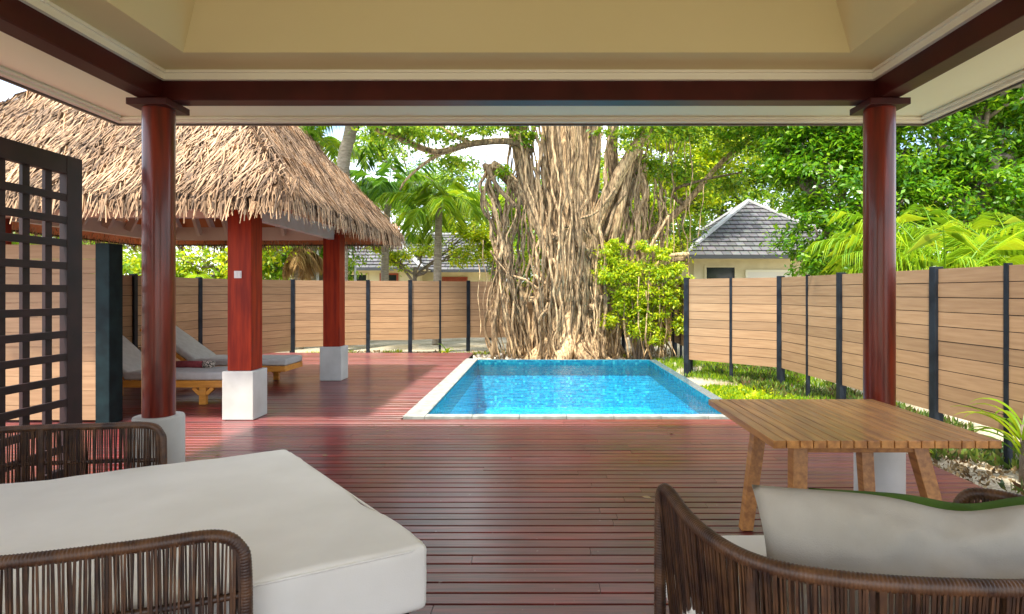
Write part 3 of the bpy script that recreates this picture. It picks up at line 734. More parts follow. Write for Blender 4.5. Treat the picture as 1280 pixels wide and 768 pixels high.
def pillow(name, w, h, t, m, label, cat, loc, rot, seed=0, sag=0, pinch=.04, fold=.012):
    nu, nv = 46, 30; mb = MB(); idx = {}
    for side in (1, -1):
        for j_ in range(nv + 1):
            for i in range(nu + 1):
                u, v = i / nu * 2 - 1, j_ / nv * 2 - 1
                edge = abs(u) > .999 or abs(v) > .999
                if edge and side == -1: idx[(side, i, j_)] = idx[(1, i, j_)]; continue
                th = t * (max(0, 1 - abs(u) ** 3.2) * max(0, 1 - abs(v) ** 3.0)) ** .55
                x = u * w / 2 * (1 - pinch * (1 - abs(v) ** 2) * abs(u) ** 3) ; z = v * h / 2 * (1 - pinch * 1.3 * (1 - abs(u) ** 2) * abs(v) ** 3)
                nn = noise.noise(Vector((u * 2.3 + seed, v * 1.7, side * 3))) * fold * 1.6 + noise.noise(Vector((u * 7 + seed, v * 3.2, side))) * fold
                if v > 0: z -= sag * math.exp(-((u - .1) / .3) ** 2) * v
                idx[(side, i, j_)] = len(mb.v); mb.v.append((x, side * (th / 2 + (0 if edge else nn * (1 - max(abs(u), abs(v)) ** 6))) + noise.noise(Vector((u * 1.4, v, seed))) * .02, z))
    for side in (1, -1):
        for j_ in range(nv):
            for i in range(nu):
                f = (idx[(side, i, j_)], idx[(side, i + 1, j_)], idx[(side, i + 1, j_ + 1)], idx[(side, i, j_ + 1)])
                mb.f.append(f if side == -1 else f[::-1])
    o = mb.build(name, m, smooth=True); o.location = loc; o.rotation_euler = rot
    return tag(o, label, cat)
pillow('cushion', 1.15, .44, .2, M['taupe'], 'large taupe linen cushion leaning on the curved woven chair back', 'cushion', (1.24, 1.78, .66), (R(-24), R(2.5), R(-2)), seed=3, sag=.035, fold=.02)
pillow('cushion', .95, .42, .17, M['olive'], 'green cushion tucked in front of the taupe one', 'cushion', (1.42, 1.99, .61), (R(-22), R(0), R(-4)), seed=8, sag=.03, fold=.02)

# ------------------------------------------------------------------ teak table
tb_ = thing('outdoor_table', 'square slatted teak table with splayed legs beside the right column', 'table', (1.78, 3.58, 0))
k = MB(); x0, x1, y0, y1, zt_ = 1.19, 2.36, 3.02, 4.19, .74
n_ = 17; wd = (x1 - x0) / n_
for i in range(n_):
    k.box((x0 + i * wd + .002, y0, zt_ - .04), (x0 + (i + 1) * wd - .003, y1, zt_ + random.uniform(-.0005, .0005)))
k.build('tabletop', M['teak'], tb_, bevel=.0025)
k = MB(); k.box((1.38, 3.22, zt_ - .115), (2.12, 3.26, zt_ - .042)); k.box((1.38, 3.86, zt_ - .115), (2.12, 3.9, zt_ - .042)); k.box((1.38, 3.262, zt_ - .11), (1.42, 3.858, zt_ - .043)); k.box((2.08, 3.262, zt_ - .11), (2.12, 3.858, zt_ - .043))
k.build('apron', M['teak'], tb_, bevel=.003)
for (bx, by, tx, ty) in ((1.30, 3.74, 1.43, 3.84), (2.08, 3.74, 2.09, 3.84), (1.37, 3.16, 1.42, 3.26), (2.20, 3.16, 2.06, 3.26)):
    k = MB(); a_, b_ = Vector((bx, by, .001)), Vector((tx, ty, zt_ - .042)); w_, v_ = .036, .033
    vs = [(a_.x + i * w_, a_.y + j_ * v_, a_.z) for i, j_ in ((-1, -1), (1, -1), (1, 1), (-1, 1))] + [(b_.x + i * w_ * 1.15, b_.y + j_ * v_ * 1.15, b_.z) for i, j_ in ((-1, -1), (1, -1), (1, 1), (-1, 1))]
    k.add(vs, [(0, 3, 2, 1), (4, 5, 6, 7), (0, 1, 5, 4), (1, 2, 6, 5), (2, 3, 7, 6), (3, 0, 4, 7)]); k.build('leg', M['teak'], tb_, bevel=.004)
relative(tb_)

# ------------------------------------------------------------------ sun loungers
def lounger(xf, ya, label, back):
    """foot end at xf, lying towards -X, near side at ya"""
    root = thing('sun_lounger', label, 'sun lounger', (xf - 1, ya + .35, 0), group='teak sun loungers under the pavilion')
    W_ = .7; H = .32; L0 = back[0]
    k = MB(); k.box((xf - 2.3, ya, H - .09), (xf, ya + .03, H)); k.box((xf - 2.3, ya + W_ - .03, H - .09), (xf, ya + W_, H)); k.box((xf - .03, ya + .031, H - .09), (xf + .002, ya + W_ - .031, H - .002)); k.box((xf - 2.3, ya + .031, H - .09), (xf - 2.27, ya + W_ - .031, H - .002))
    x = xf - .12
    while x > xf - 1.5: k.box((x, ya + .031, H - .03), (x + .06, ya + W_ - .031, H - .012)); x -= .085
    k.build('frame', M['orangewood'], root, bevel=.004)
    for lx in (xf - .42, xf - 2.0):
        for ly in (ya + .002, ya + W_ - .062):
            k = MB(); k.box((lx - .055, ly, .002), (lx + .035, ly + .06, H - .092)); k.beam((lx + .035, ly + .03, H - .18), (lx + .12, ly + .03, H - .095), .04, .05); k.beam((lx - .055, ly + .03, H - .18), (lx - .14, ly + .03, H - .095), .04, .05)
            k.build('leg', M['orangewood'], root, bevel=.003)
    rounded_box('seat_cushion', [(xf + .01, ya + .02), (xf + .01, ya + W_ - .02), (xf - 1.5, ya + W_ - .02), (xf - 1.5, ya + .02)], H + .002, H + .11, .035, M['greyfab'], root, seg=4, wob=.006)
    hx_, hz_ = xf - 1.52, H + .02; an = back[1]; dx, dz = -math.cos(an), math.sin(an)
    L1 = .95
    k = MB()
    for yy in (ya + .045, ya + W_ - .045): k.beam((hx_, yy, hz_ - .02), (hx_ + dx * (L1 + .04), yy, hz_ - .02 + dz * (L1 + .04)), .03, .05)
    for s in np.linspace(.05, L1, 8): k.beam((hx_ + dx * s, ya + .07, hz_ - .02 + dz * s), (hx_ + dx * s, ya + W_ - .07, hz_ - .02 + dz * s), .06, .016, up=(dx * 0 - dz, 0, dx) if False else (-dz * -1, 0, -dx))
    k.beam((hx_ + dx * .55, ya + .09, hz_ + dz * .55 - .03), (hx_ + dx * .55 + .1, ya + .09, H - .05), .03, .03, up=(0, 1, 0)); k.beam((hx_ + dx * .55, ya + W_ - .09, hz_ + dz * .55 - .03), (hx_ + dx * .55 + .1, ya + W_ - .09, H - .05), .03, .03, up=(0, 1, 0))
    k.build('backrest', M['orangewood'], root, bevel=.003)
    c = rounded_box('back_cushion', [(0, 0), (0, W_ - .06), (-L1, W_ - .06), (-L1, 0)], 0, .1, .035, M['greyfab'], root, seg=4, wob=.008)
    c.location = (hx_ + .02, ya + .03, hz_ + .012); c.rotation_euler = (0, an, 0)
    relative(root); return root
lounger(-4.05, 7.85, 'teak sun lounger with grey cushion, nearer one, beside the front plinth', (1.2, R(42)))
lounger(-4.05, 9.4, 'teak sun lounger with grey cushion, farther one, by the fence', (1.2, R(36)))
tw = thing('folded_towel', 'rolled maroon towel with a patterned band lying on the nearer lounger', 'towel', (-4.9, 8.4, .43))
k = MB(); k.tube([(-5.25, 8.38, .47), (-5.0, 8.38, .472), (-4.76, 8.38, .47)], [.05, .052, .05], 16); k.build('cloth', M['towel'], tw, smooth=True)
k = MB(); k.tube([(-4.755, 8.38, .47), (-4.7, 8.38, .475), (-4.62, 8.38, .47)], [.052, .058, .05], 16); k.build('band', M['band'], tw, smooth=True)
relative(tw)

# ------------------------------------------------------------------ houses beyond the fence
def tile_slope(mb, uv, A, B, Ct, Dt, rows):
    """slope from eave A-B up to Dt-Ct in stepped courses"""
    A, B, Ct, Dt = map(Vector, (A, B, Ct, Dt)); nrm = (B - A).cross(Dt - A).normalized()
    if nrm.z < 0: nrm = -nrm
    for i in range(rows):
        t0, t1 = i / rows, (i + 1) / rows
        a, b = A.lerp(Dt, t0), B.lerp(Ct, t0); c, d_ = B.lerp(Ct, t1), A.lerp(Dt, t1)
        up = nrm * .045
        k = len(mb.v); pts = [a + up, b + up, c, d_, a, b]
        mb.v.extend([tuple(p) for p in pts]); mb.f.append((k, k + 1, k + 2, k + 3)); mb.f.append((k + 4, k + 5, k + 1, k))
        ua, ub = (a - A).dot((B - A).normalized()), (b - A).dot((B - A).normalized())
        uc, ud = (c - A).dot((B - A).normalized()), (d_ - A).dot((B - A).normalized())
        uv.extend([(ua, i + .05), (ub, i + .05), (uc, i + .95), (ud, i + .95), (ua, i + .02), (ub, i + .02)])
def hip_house(name, label, cx0, cx1, cy0, cy1, eave, apex, rows, windows, over=.5, ridge=0):
    root = thing(name, label, 'house', ((cx0 + cx1) / 2, (cy0 + cy1) / 2, -.2))
    k = MB(); k.box((cx0 + over, cy0 + over, -.2), (cx1 - over, cy1 - over, eave - .02)); wl = k.build('wall', M['cream'], root)
    mb = MB(); uv = []; mx_, my_ = (cx0 + cx1) / 2, (cy0 + cy1) / 2
    hy = (cy1 - cy0) / 2
    if ridge: r0, r1 = (cx0 + hy, my_, apex), (cx1 - hy, my_, apex)
    else: r0 = r1 = (mx_, my_, apex)
    P00, P10, P11, P01 = (cx0, cy0, eave), (cx1, cy0, eave), (cx1, cy1, eave), (cx0, cy1, eave)
    tile_slope(mb, uv, P00, P10, r1, r0, rows); tile_slope(mb, uv, P10, P11, r1, r1, rows)
    tile_slope(mb, uv, P11, P01, r0, r1, rows); tile_slope(mb, uv, P01, P00, r0, r0, rows)
    mb.uv = uv; ro = mb.build('roof', M['tiles'], root)
    k = MB()
    for a_, b_ in ((P00, r0), (P10, r1), (P11, r1), (P01, r0)): k.beam(Vector(a_) + Vector((0, 0, .05)), Vector(b_) + Vector((0, 0, .05)), .16, .08)
    if ridge: k.beam(Vector(r0) + Vector((0, 0, .05)), Vector(r1) + Vector((0, 0, .05)), .16, .08)
    k.build('ridge_tiles', M['ridge'], ro)
    k = MB(); k.box((cx0 - .06, cy0 - .07, eave - .1), (cx1 + .06, cy0 + .0, eave + .02)); k.box((cx0 - .07, cy0 + .002, eave - .1), (cx0 - .002, cy1, eave + .02)); k.build('gutter', M['gutter'], ro)
    k = MB(); k.box((cx0 + .01, cy0 + .01, eave - .06), (cx1 - .01, cy1 - .01, eave - .022)); k.build('soffit', M['cream'], ro)
    for (wx0, wx1, wz0, wz1, frame, pane) in windows:
        yy = cy0 + over
        w_ = MB(); fw = .07
        w_.box((wx0, yy - .05, wz0), (wx0 + fw, yy - .002, wz1)); w_.box((wx1 - fw, yy - .05, wz0), (wx1, yy - .002, wz1)); w_.box((wx0 + fw + .001, yy - .05, wz1 - fw), (wx1 - fw - .001, yy - .002, wz1)); w_.box((wx0 + fw + .001, yy - .05, wz0), (wx1 - fw - .001, yy - .002, wz0 + fw))
        wo = w_.build('window', M[frame], root)
        p_ = MB(); p_.box((wx0 + fw, yy - .02, wz0 + fw), (wx1 - fw, yy - .004, wz1 - fw)); p_.build('pane', M[pane], wo)
    relative(root); return root
hip_house('tiled_house', 'cream house with pyramid grey tile roof behind the right fence', 4.75, 11.2, 19.7, 25.6, 2.7, 4.95, 13,
          [(5.6, 6.7, 1.2, 2.4, 'cream', 'darkglass'), (7.0, 8.6, .9, 2.25, 'moulding', 'blind'), (9.4, 10.3, .2, 2.3, 'redframe', 'darkglass')])
hip_house('tiled_house', 'long cream house with grey hip roof behind the pavilion and palms', -12.5, -5.0, 25, 28.8, 2.5, 4.25, 12,
          [(-8.6, -7.4, 1.2, 2.3, 'cream', 'darkglass'), (-6.9, -6.1, .4, 2.3, 'redframe', 'darkglass')], ridge=1)
hip_house('tiled_house', 'smaller cream house with grey tile roof and red shutter left of the fig tree', -9.2, -1.3, 27.2, 31.0, 2.5, 4.3, 12,
          [(-4.6, -3.4, .4, 2.2, 'redframe', 'redframe')], over=.6, ridge=1)

# ------------------------------------------------------------------ foliage helpers
def leaves(centres, radii, n, size, rnd, clump=.2, subs=26, shell=(.45, 1.05), droop=.3, aspect=.42):
    """leaf rhombi gathered in clumps spread through ellipsoid lobes"""
    out = []
    tot = sum((r[0] * r[1] * r[2]) ** (2 / 3) for r in radii)
    for c, r in zip(centres, radii):
        c = np.array(c, float); r = np.array(r, float); m_ = max(8, int(n * (r.prod() ** (2 / 3)) / tot))
        dirs = rnd.normal(size=(subs, 3)); dirs /= np.linalg.norm(dirs, axis=1, keepdims=True)
        sc_ = c + dirs * r * rnd.uniform(shell[0], shell[1], (subs, 1))
        wts = rnd.uniform(.3, 1.6, subs); wts /= wts.sum()
        pick = rnd.choice(subs, m_, p=wts)
        csz = rnd.uniform(.6, 1.4, subs)[pick][:, None]
        off = rnd.normal(size=(m_, 3)) * (r * clump) * csz; off[:, 2] *= .55
        p = sc_[pick] + off
        nrm = rnd.normal(size=(m_, 3)) * .75 + np.array([0, -.1, 1.0]) + dirs[pick] * .7
        nrm /= np.linalg.norm(nrm, axis=1, keepdims=True)
        ax = rnd.normal(size=(m_, 3)); ax[:, 2] -= droop; ax -= nrm * (ax * nrm).sum(1, keepdims=True); ax /= np.linalg.norm(ax, axis=1, keepdims=True)
        sd_ = np.cross(nrm, ax); s = (size * rnd.uniform(.6, 1.35, m_))[:, None]
        out.append(np.stack([p, p + ax * s * .5 + sd_ * s * aspect * .5 + nrm * s * .06, p + ax * s - nrm * s * .05, p + ax * s * .5 - sd_ * s * aspect * .5 + nrm * s * .06], 1))
    return np.concatenate(out)

def wob_path(a, b, amp, n, rn):
    a, b = Vector(a), Vector(b); pts = []
    sd_ = rn.random() * 100
    for i in range(n + 1):
        t = i / n; p = a.lerp(b, t); k = math.sin(t * math.pi) ** .6 if 0 < t < 1 else 0
        p += Vector((noise.noise(Vector((t * 3, sd_, 0))), noise.noise(Vector((t * 3, sd_, 9))), noise.noise(Vector((t * 3, sd_, 19))) * .4)) * amp * k
        pts.append(p)
    return pts

def tree(name, label, x, y, trunk_r, fork, lobes, n, size, lm, bark='greybark', seed=1, group=None, twigs=3, cat='tree', **kw):
    rn = random.Random(seed); rd = np.random.default_rng(seed)
    root = thing(name, label, cat, (x, y, -.2), group=group)
    t = MB(); top = Vector((x + rn.uniform(-.3, .3), y, fork))
    t.tube(wob_path((x, y, -.25), top, trunk_r * 1.5, 8, rn), [trunk_r * (1.35 - .5 * i / 8) for i in range(9)], 12)
    for lx, ly, lz, rx, ry, rz in lobes:
        st = Vector((x, y, -.25)).lerp(top, rn.uniform(.7, 1)); c_ = Vector((lx, ly, lz))
        t.tube(wob_path(st, c_, .5, 8, rn), [trunk_r * .55 * (1 - .8 * i / 8) + .01 for i in range(9)], 8)
        for q in range(twigs * 2):
            e_ = c_ + Vector((rn.uniform(-1, 1) * rx, rn.uniform(-1, 1) * ry, rn.uniform(-.7, .8) * rz)) * .8
            t.tube(wob_path(st.lerp(c_, rn.uniform(.5, .95)), e_, .3, 5, rn), [trunk_r * .2 * (1 - .8 * i / 5) + .006 for i in range(6)], 5)
    t.build('trunk', M[bark], root, smooth=True)
    V = leaves([l[:3] for l in lobes], [l[3:] for l in lobes], n, size, rd, **kw)
    quads('crown', V, M[lm], root)
    relative(root); return root

# ------------------------------------------------------------------ the great fig tree
def fig():
    rn = random.Random(21); rd = np.random.default_rng(21)
    BX, BY = .82, 15.2
    root = thing('strangler_fig_tree', 'huge old fig tree with a tangle of pale aerial roots behind the pool', 'tree', (BX, BY, -.2))
    t = MB()
    def rz(z):                                       # outline radius of the trunk mass
        if z < 1.0: return 1.0 - .13 * z
        if z < 3.4: return .87 - .03 * (z - 1)
        return max(.5, .81 - .16 * (z - 3.4))
    core = []
    for i in range(31):
        z = -.3 + i * .3; core.append(Vector((BX + .1 * math.sin(z * .9), BY + .1, z)))
    k = len(t.v); n = 40
    for p in core:
        for j_ in range(n):
            an = 2 * math.pi * j_ / n
            rr = rz(p.z) * (.62 if p.z < 3.6 else max(.3, .62 - .2 * (p.z - 3.6))) * (1 + .16 * noise.noise(Vector((math.cos(an) * 2.2, math.sin(an) * 2.2, p.z * .45))) + .05 * math.sin(an * 9 + p.z * .6))
            t.v.append((p.x + rr * math.cos(an), p.y + rr * math.sin(an), p.z))
    for i in range(len(core) - 1):
        for j_ in range(n):
            a_ = k + i * n + j_; b_ = k + i * n + (j_ + 1) % n; t.f.append((a_, b_, b_ + n, a_ + n))
    t.build('trunk', M['bark'], root, smooth=True)
    r_ = MB()
    def root_tube(th, z0, z1, rb, off, drift, flare=0):
        s = rn.random() * 100; pts = []; rad = []
        n_ = max(6, int((z1 - z0) / .16))
        for i in range(n_ + 1):
            u = i / n_; z = z0 + (z1 - z0) * u
            th2 = th + drift * (noise.noise(Vector((z * .55, s, 0))) * 1.0 + .35 * noise.noise(Vector((z * 1.7, s, 3))))
            rr = rz(z) * (.80 + off + .10 * noise.noise(Vector((z * .9, s, 7)))) + flare * math.exp(-max(0, z + .2) * 2.2)
            pts.append(Vector((BX + .1 * math.sin(z * .9) + rr * math.cos(th2), BY + .1 + rr * math.sin(th2), z)))
            rad.append(rb * (.75 + .5 * (noise.noise(Vector((z * 1.3, s, 5))) + .5)) * (1.2 if z < .3 else 1))
        r_.tube(pts, rad, 7)
    for i in range(30): root_tube(-math.pi + (i + rn.uniform(-.4, .4)) / 30 * (math.pi + .2), -.3, rn.uniform(6.8, 8.5), rn.uniform(.07, .21), rn.uniform(-.16, .04), rn.uniform(.2, .6), rn.uniform(0, .5))
    for i in range(16): root_tube(rn.uniform(0, math.pi), -.3, rn.uniform(6.5, 8.5), rn.uniform(.07, .16), 0, .5, .3)
    for i in range(90): root_tube(rn.uniform(-math.pi - .1, .1), rn.choice([-.3, -.3, -.3, rn.uniform(-.3, 3)]), rn.uniform(3, 8), rn.uniform(.012, .04), rn.uniform(-.02, .2), rn.uniform(.3, .8), rn.uniform(0, .6))
    for i in range(24):
        th = rn.uniform(-math.pi, 0); z = rn.uniform(.0, 4.0); dth = rn.choice([-1, 1]) * rn.uniform(.15, .8); dz = rn.uniform(1.4, 3.2); rb = rn.uniform(.02, .06); ph = rn.random() * 50
        pts = []
        for q in range(15):
            u = q / 14; zz = z + dz * u; a_ = th + dth * u + .25 * noise.noise(Vector((u * 3, ph, 0))); rr = rz(zz) * (.93 + .12 * math.sin(u * math.pi) + .08 * noise.noise(Vector((u * 4, ph, 9))))
            pts.append(Vector((BX + .1 * math.sin(zz * .9) + rr * math.cos(a_), BY + .1 + rr * math.sin(a_), zz)))
        r_.tube(pts, [rb * (1 - .35 * q / 14) for q in range(15)], 8)
    for (px_, py_, sz) in ((675, 375, .2), (728, 310, .17), (697, 296, .14), (757, 372, .2), (680, 395, .16), (742, 385, .13)):       # burls where roots fused
        cx_, cy_, cz_ = (px_ - 675) / 740 * 14.35, 14.42, EYE + (365 - py_) / 740 * 14.35
        for q in range(9):
            ph = rn.uniform(0, 6.28); w_ = Vector((math.cos(ph), -.2, math.sin(ph) * .8)) * sz * rn.uniform(.6, 1.3)
            r_.tube([Vector((cx_, cy_, cz_)) - w_ * .8, Vector((cx_, cy_ - .08, cz_)) + Vector((rn.uniform(-.05, .05), 0, rn.uniform(-.05, .05))), Vector((cx_, cy_, cz_)) + w_], [.03, sz * .42, .03], 8)
    # buttress roots along the ground
    for i in range(26):
        th = rn.uniform(-math.pi, 0); r0 = .9; r1 = rn.uniform(1.1, 1.7); pts = []
        for q in range(8):
            u = q / 7; rr = r0 + (r1 - r0) * u; a_ = th + .25 * math.sin(u * 3 + i) * u
            pts.append(Vector((BX + rr * math.cos(a_), BY + .1 + rr * math.sin(a_) * .85, .45 * (1 - u) ** 1.6 - .2 + .03)))
        r_.tube(pts, [rn.uniform(.03, .08) * (1 - .6 * q / 7) for q in range(8)], 7)
    r_.build('root_lattice', M['bark'], root, smooth=True)
    # limbs
    l_ = MB()
    def limb(pts, r0, r1, strands=5):
        P_ = resample(spline(pts, 8), .15); n_ = len(P_)
        l_.tube(P_, [r0 + (r1 - r0) * i / (n_ - 1) for i in range(n_)], 12)
        for s in range(strands):
            ph = rn.uniform(0, 6.28); sp_ = rn.uniform(-1.2, 1.2)
            Q = []
            for i, p in enumerate(P_):
                rr = (r0 + (r1 - r0) * i / (n_ - 1)) * .95; a_ = ph + sp_ * i / n_ * 2
                tdir = (P_[min(i + 1, n_ - 1)] - P_[max(i - 1, 0)]).normalized(); u = tdir.cross(Vector((0, 1, .2))).normalized(); w_ = tdir.cross(u)
                Q.append(p + (u * math.cos(a_) + w_ * math.sin(a_)) * rr)
            l_.tube(Q, rn.uniform(.02, .045), 6)
        return P_
    def PX_(x, y, Y): return ((x - 675) / 740 * Y, Y, EYE + (365 - y) / 740 * Y)   # a pixel at depth Y
    L1 = limb([PX_(705, 350, 15), PX_(680, 290, 14.9), PX_(655, 245, 14.7), PX_(628, 215, 14.6), PX_(609, 202, 14.5)], .24, .12)
    limb([PX_(712, 400, 14.7), PX_(690, 320, 14.6), PX_(672, 280, 14.6), PX_(656, 235, 14.6), PX_(645, 180, 14.6), PX_(640, 120, 14.6)], .14, .09)
    limb([PX_(755, 380, 14.8), PX_(762, 320, 14.7), PX_(778, 250, 14.7), PX_(790, 200, 14.7)], .14, .08)
    limb([PX_(690, 330, 14.8), PX_(668, 250, 14.7), PX_(655, 190, 14.6), PX_(650, 120, 14.6)], .17, .12)
    L2 = limb([PX_(740, 300, 14.9), PX_(752, 262, 14.7), PX_(775, 215, 14.5), PX_(800, 175, 14.4), PX_(830, 130, 14.3)], .17, .11, 8)
    limb([PX_(745, 320, 15.2), PX_(768, 250, 15.1), PX_(765, 180, 15), PX_(772, 110, 15)], .15, .14, 8)
    limb([PX_(700, 260, 14.9), PX_(690, 200, 14.8), PX_(686, 110, 14.7)], .16, .15, 12)
    limb([PX_(735, 260, 14.9), PX_(742, 200, 14.8), PX_(742, 110, 14.7)], .17, .16, 12)
    limb([PX_(715, 260, 14.8), PX_(716, 200, 14.6), PX_(712, 110, 14.5)], .14, .15, 12)
    L3 = limb([PX_(760, 330, 15.6), PX_(800, 300, 15.6), PX_(850, 262, 15.5), PX_(905, 200, 15.4), PX_(950, 165, 15.3)], .12, .05, 2)
    L4 = limb([PX_(665, 190, 14.6), PX_(640, 178, 14.3), PX_(590, 180, 14), PX_(545, 190, 13.8), PX_(505, 175, 13.6), PX_(468, 160, 13.4)], .085, .03, 3)
    limb([PX_(560, 187, 13.9), PX_(530, 205, 13.9), PX_(505, 228, 13.9), PX_(498, 245, 13.9)], .05, .02, 0)
    limb([PX_(590, 180, 14), PX_(560, 165, 13.8), PX_(520, 140, 13.6)], .06, .03, 0)
    L5 = limb([PX_(860, 262, 15.5), PX_(840, 240, 15.3), PX_(880, 225, 15), PX_(930, 215, 15)], .05, .02, 0)
    limb([PX_(800, 430, 15.3), PX_(812, 350, 15.3), PX_(835, 325, 15.2), PX_(862, 322, 15.1)], .14, .08, 3)
    l_.build('limb', M['bark'], root, smooth=True)
    # hanging aerial roots
    h_ = MB()
    def hang(x0, y0, Y, x1, y1, r0, amp=.12):
        a_, b_ = Vector(PX_(x0, y0, Y)), Vector(PX_(x1, y1, Y)); b_.z = max(b_.z, -.25)
        h_.tube(wob_path(a_, b_, amp, 14, rn), [r0 * (.7 + .6 * rn.random()) for _ in range(15)], 6)
    def strand(pix, Y, r0, amp=.07):
        s_ = rn.random() * 99; P_ = resample(spline([PX_(x, y, Y + rn.uniform(-.15, .15)) for x, y in pix], 8), .12); n_ = len(P_)
        Q = [p + Vector((noise.noise(Vector((p.z * 1.1, s_, 0))), noise.noise(Vector((p.z * 1.1, s_, 5))), 0)) * amp * 1.6 + Vector((noise.noise(Vector((p.z * 3.3, s_, 2))), 0, 0)) * amp * .5 for p in P_]
        for p in Q: p.z = max(p.z, -.25)
        h_.tube(Q, [r0 * (.8 + .5 * noise.noise(Vector((p.z * 1.5, s_, 8)))) for p in Q], 6)
    U = rn.uniform
    # left column: a few twisting strands from the limb, knotted at mid height, then splaying to the ground
    for i in range(13):
        x0 = U(606, 618); strand([(x0, U(203, 215)), (U(603, 618), 245), (U(616, 634), 300), (U(620, 636), 330)], 14.5, U(.015, .05), .14)
    for i in range(9): strand([(U(640, 658), 120), (U(632, 650), 210), (U(630, 648), 270), (U(622, 640), 330)], 14.6, U(.015, .05), .12)
    for i in range(7): strand([(U(650, 668), U(200, 240)), (U(640, 660), 290), (U(632, 660), 380), (U(636, 668), 447)], 14.7, U(.015, .05), .14)
    for i in range(40):
        x1 = U(612, 664); strand([(U(616, 638), U(295, 325)), ((x1 + 628) / 2 + U(-5, 5), 350), (x1 + U(-6, 4), 400), (x1 + U(0, 10), 449)], U(14.3, 14.9), U(.012, .042), .09)
    strand([(668, 345), (690, 365), (705, 400), (700, 449)], 14.4, .06); strand([(640, 345), (660, 352), (680, 372), (690, 410)], 14.4, .045)
    # between column and trunk
    for i in range(9): x = U(668, 690); strand([(x - 14, 120), (x - 10, 220), (x - 2, 330), (x, 448)], 14.6, U(.02, .06), .12)
    for i in range(26):
        x = U(668, 768); strand([(x + U(-12, 12), U(300, 390)), (x + U(-6, 6), 400), (x + U(-4, 4), 425), (x + U(-5, 5), 450)], U(13.95, 14.3), U(.012, .05), .07)
    for i in range(16):
        x = U(662, 762); strand([(715 + (x - 715) * 1.25 + U(-8, 8), 110), (715 + (x - 715) * 1.05 + U(-10, 10), 200), (715 + (x - 715) * .8, 290), (x + U(-6, 6), 380)], U(13.95, 14.4), U(.015, .055), .1)
    # right side: thick twisting roots under the right limb
    for i in range(14):
        x = U(782, 806); strand([(U(785, 808), U(180, 205)), (x, 240), (x + U(-8, 6), 310), (x + U(-14, 14), 449)], U(14.6, 15.2), U(.02, .07), .12)
    for i in range(9):
        x = U(815, 832); strand([(x + U(-5, 5), U(220, 270)), (x + U(-12, 5), 320), (x + U(-12, 8), 380), (x + U(-14, 14), 449)], U(14.7, 15.4), U(.012, .045), .16)
    for i in range(16):
        x = U(760, 862); strand([(x, 120), (x + U(-6, 6), 220), (x + U(-10, 10), U(290, 350))], U(14.8, 16.2), U(.008, .022), .1)
    for i in range(14):
        x = U(770, 850); strand([(x + U(-5, 5), U(340, 375)), (x + U(-5, 5), 415), (x + U(-6, 6), 450)], U(13.9, 14.3), U(.012, .035), .06)
    for x0, y0, x1, y1 in ((598, 330, 600, 420), (604, 300, 606, 400), (836, 270, 828, 395), (843, 250, 838, 360), (880, 230, 872, 300)): hang(x0, y0, 14.2, x1, y1, .01, .1)
    # slanting knotted pieces joining the strands
    for a_, b_, c_, rr in (((606, 205), (622, 232), (650, 262), .07), ((612, 225), (630, 215), (650, 230), .04), ((735, 250), (725, 275), (742, 300), .05), ((770, 235), (745, 265), (720, 275), .04), ((780, 240), (768, 262), (758, 300), .05), ((862, 318), (835, 322), (812, 345), .08), ((812, 345), (800, 372), (790, 410), .08), ((835, 270), (815, 300), (800, 330), .05), ((690, 300), (703, 285), (716, 283), .06)):
        strand([a_, b_, c_], 14.25, rr, .06)
    h_.build('aerial_roots', M['bark'], root, smooth=True)
    # crown
    lobes = []
    for (px, py, Y, rx, ry, rzz) in [(520, 165, 13.6, 1.3, .9, .45), (590, 160, 13.9, 1.0, .8, .4), (478, 150, 13.3, .9, .7, .4), (640, 150, 14.2, .9, .8, .45), (560, 200, 14.5, .8, .6, .3),
                                     (800, 165, 14.2, 1.0, .8, .5), (860, 160, 14.6, 1.2, .9, .6), (920, 175, 15, 1.2, .9, .6), (850, 215, 15.4, .9, .8, .5), (815, 205, 15, .6, .5, .4), (960, 150, 15, 1.2, .9, .5), (905, 230, 15.3, .8, .7, .4),
                                     (640, 270, 15.6, .6, .5, .7), (668, 240, 15.8, .5, .4, .5), (640, 335, 15.8, .6, .4, .6), (800, 270, 15.9, .7, .5, .6), (860, 290, 15.9, .6, .5, .6), (630, 215, 14.2, .25, .25, .3), (665, 170, 14.2, .3, .25, .3)]:
        x, y, z = PX_(px, py, Y); lobes.append((x, y, z, rx, ry, rzz))
    for i in range(10): lobes.append((rn.uniform(-3.5, 5), rn.uniform(13.5, 17), rn.uniform(6.6, 8), 1.5, 1.3, .6))
    V = leaves([l[:3] for l in lobes], [l[3:] for l in lobes], 44000, .12, rd, clump=.17, subs=34, shell=(.1, 1.0))
    quads('crown', V, M['leaf_fig'], root)
    relative(root)
fig()
def at(x, y, Y): return ((x - 675) / 740 * Y, Y, EYE + (365 - y) / 740 * Y)

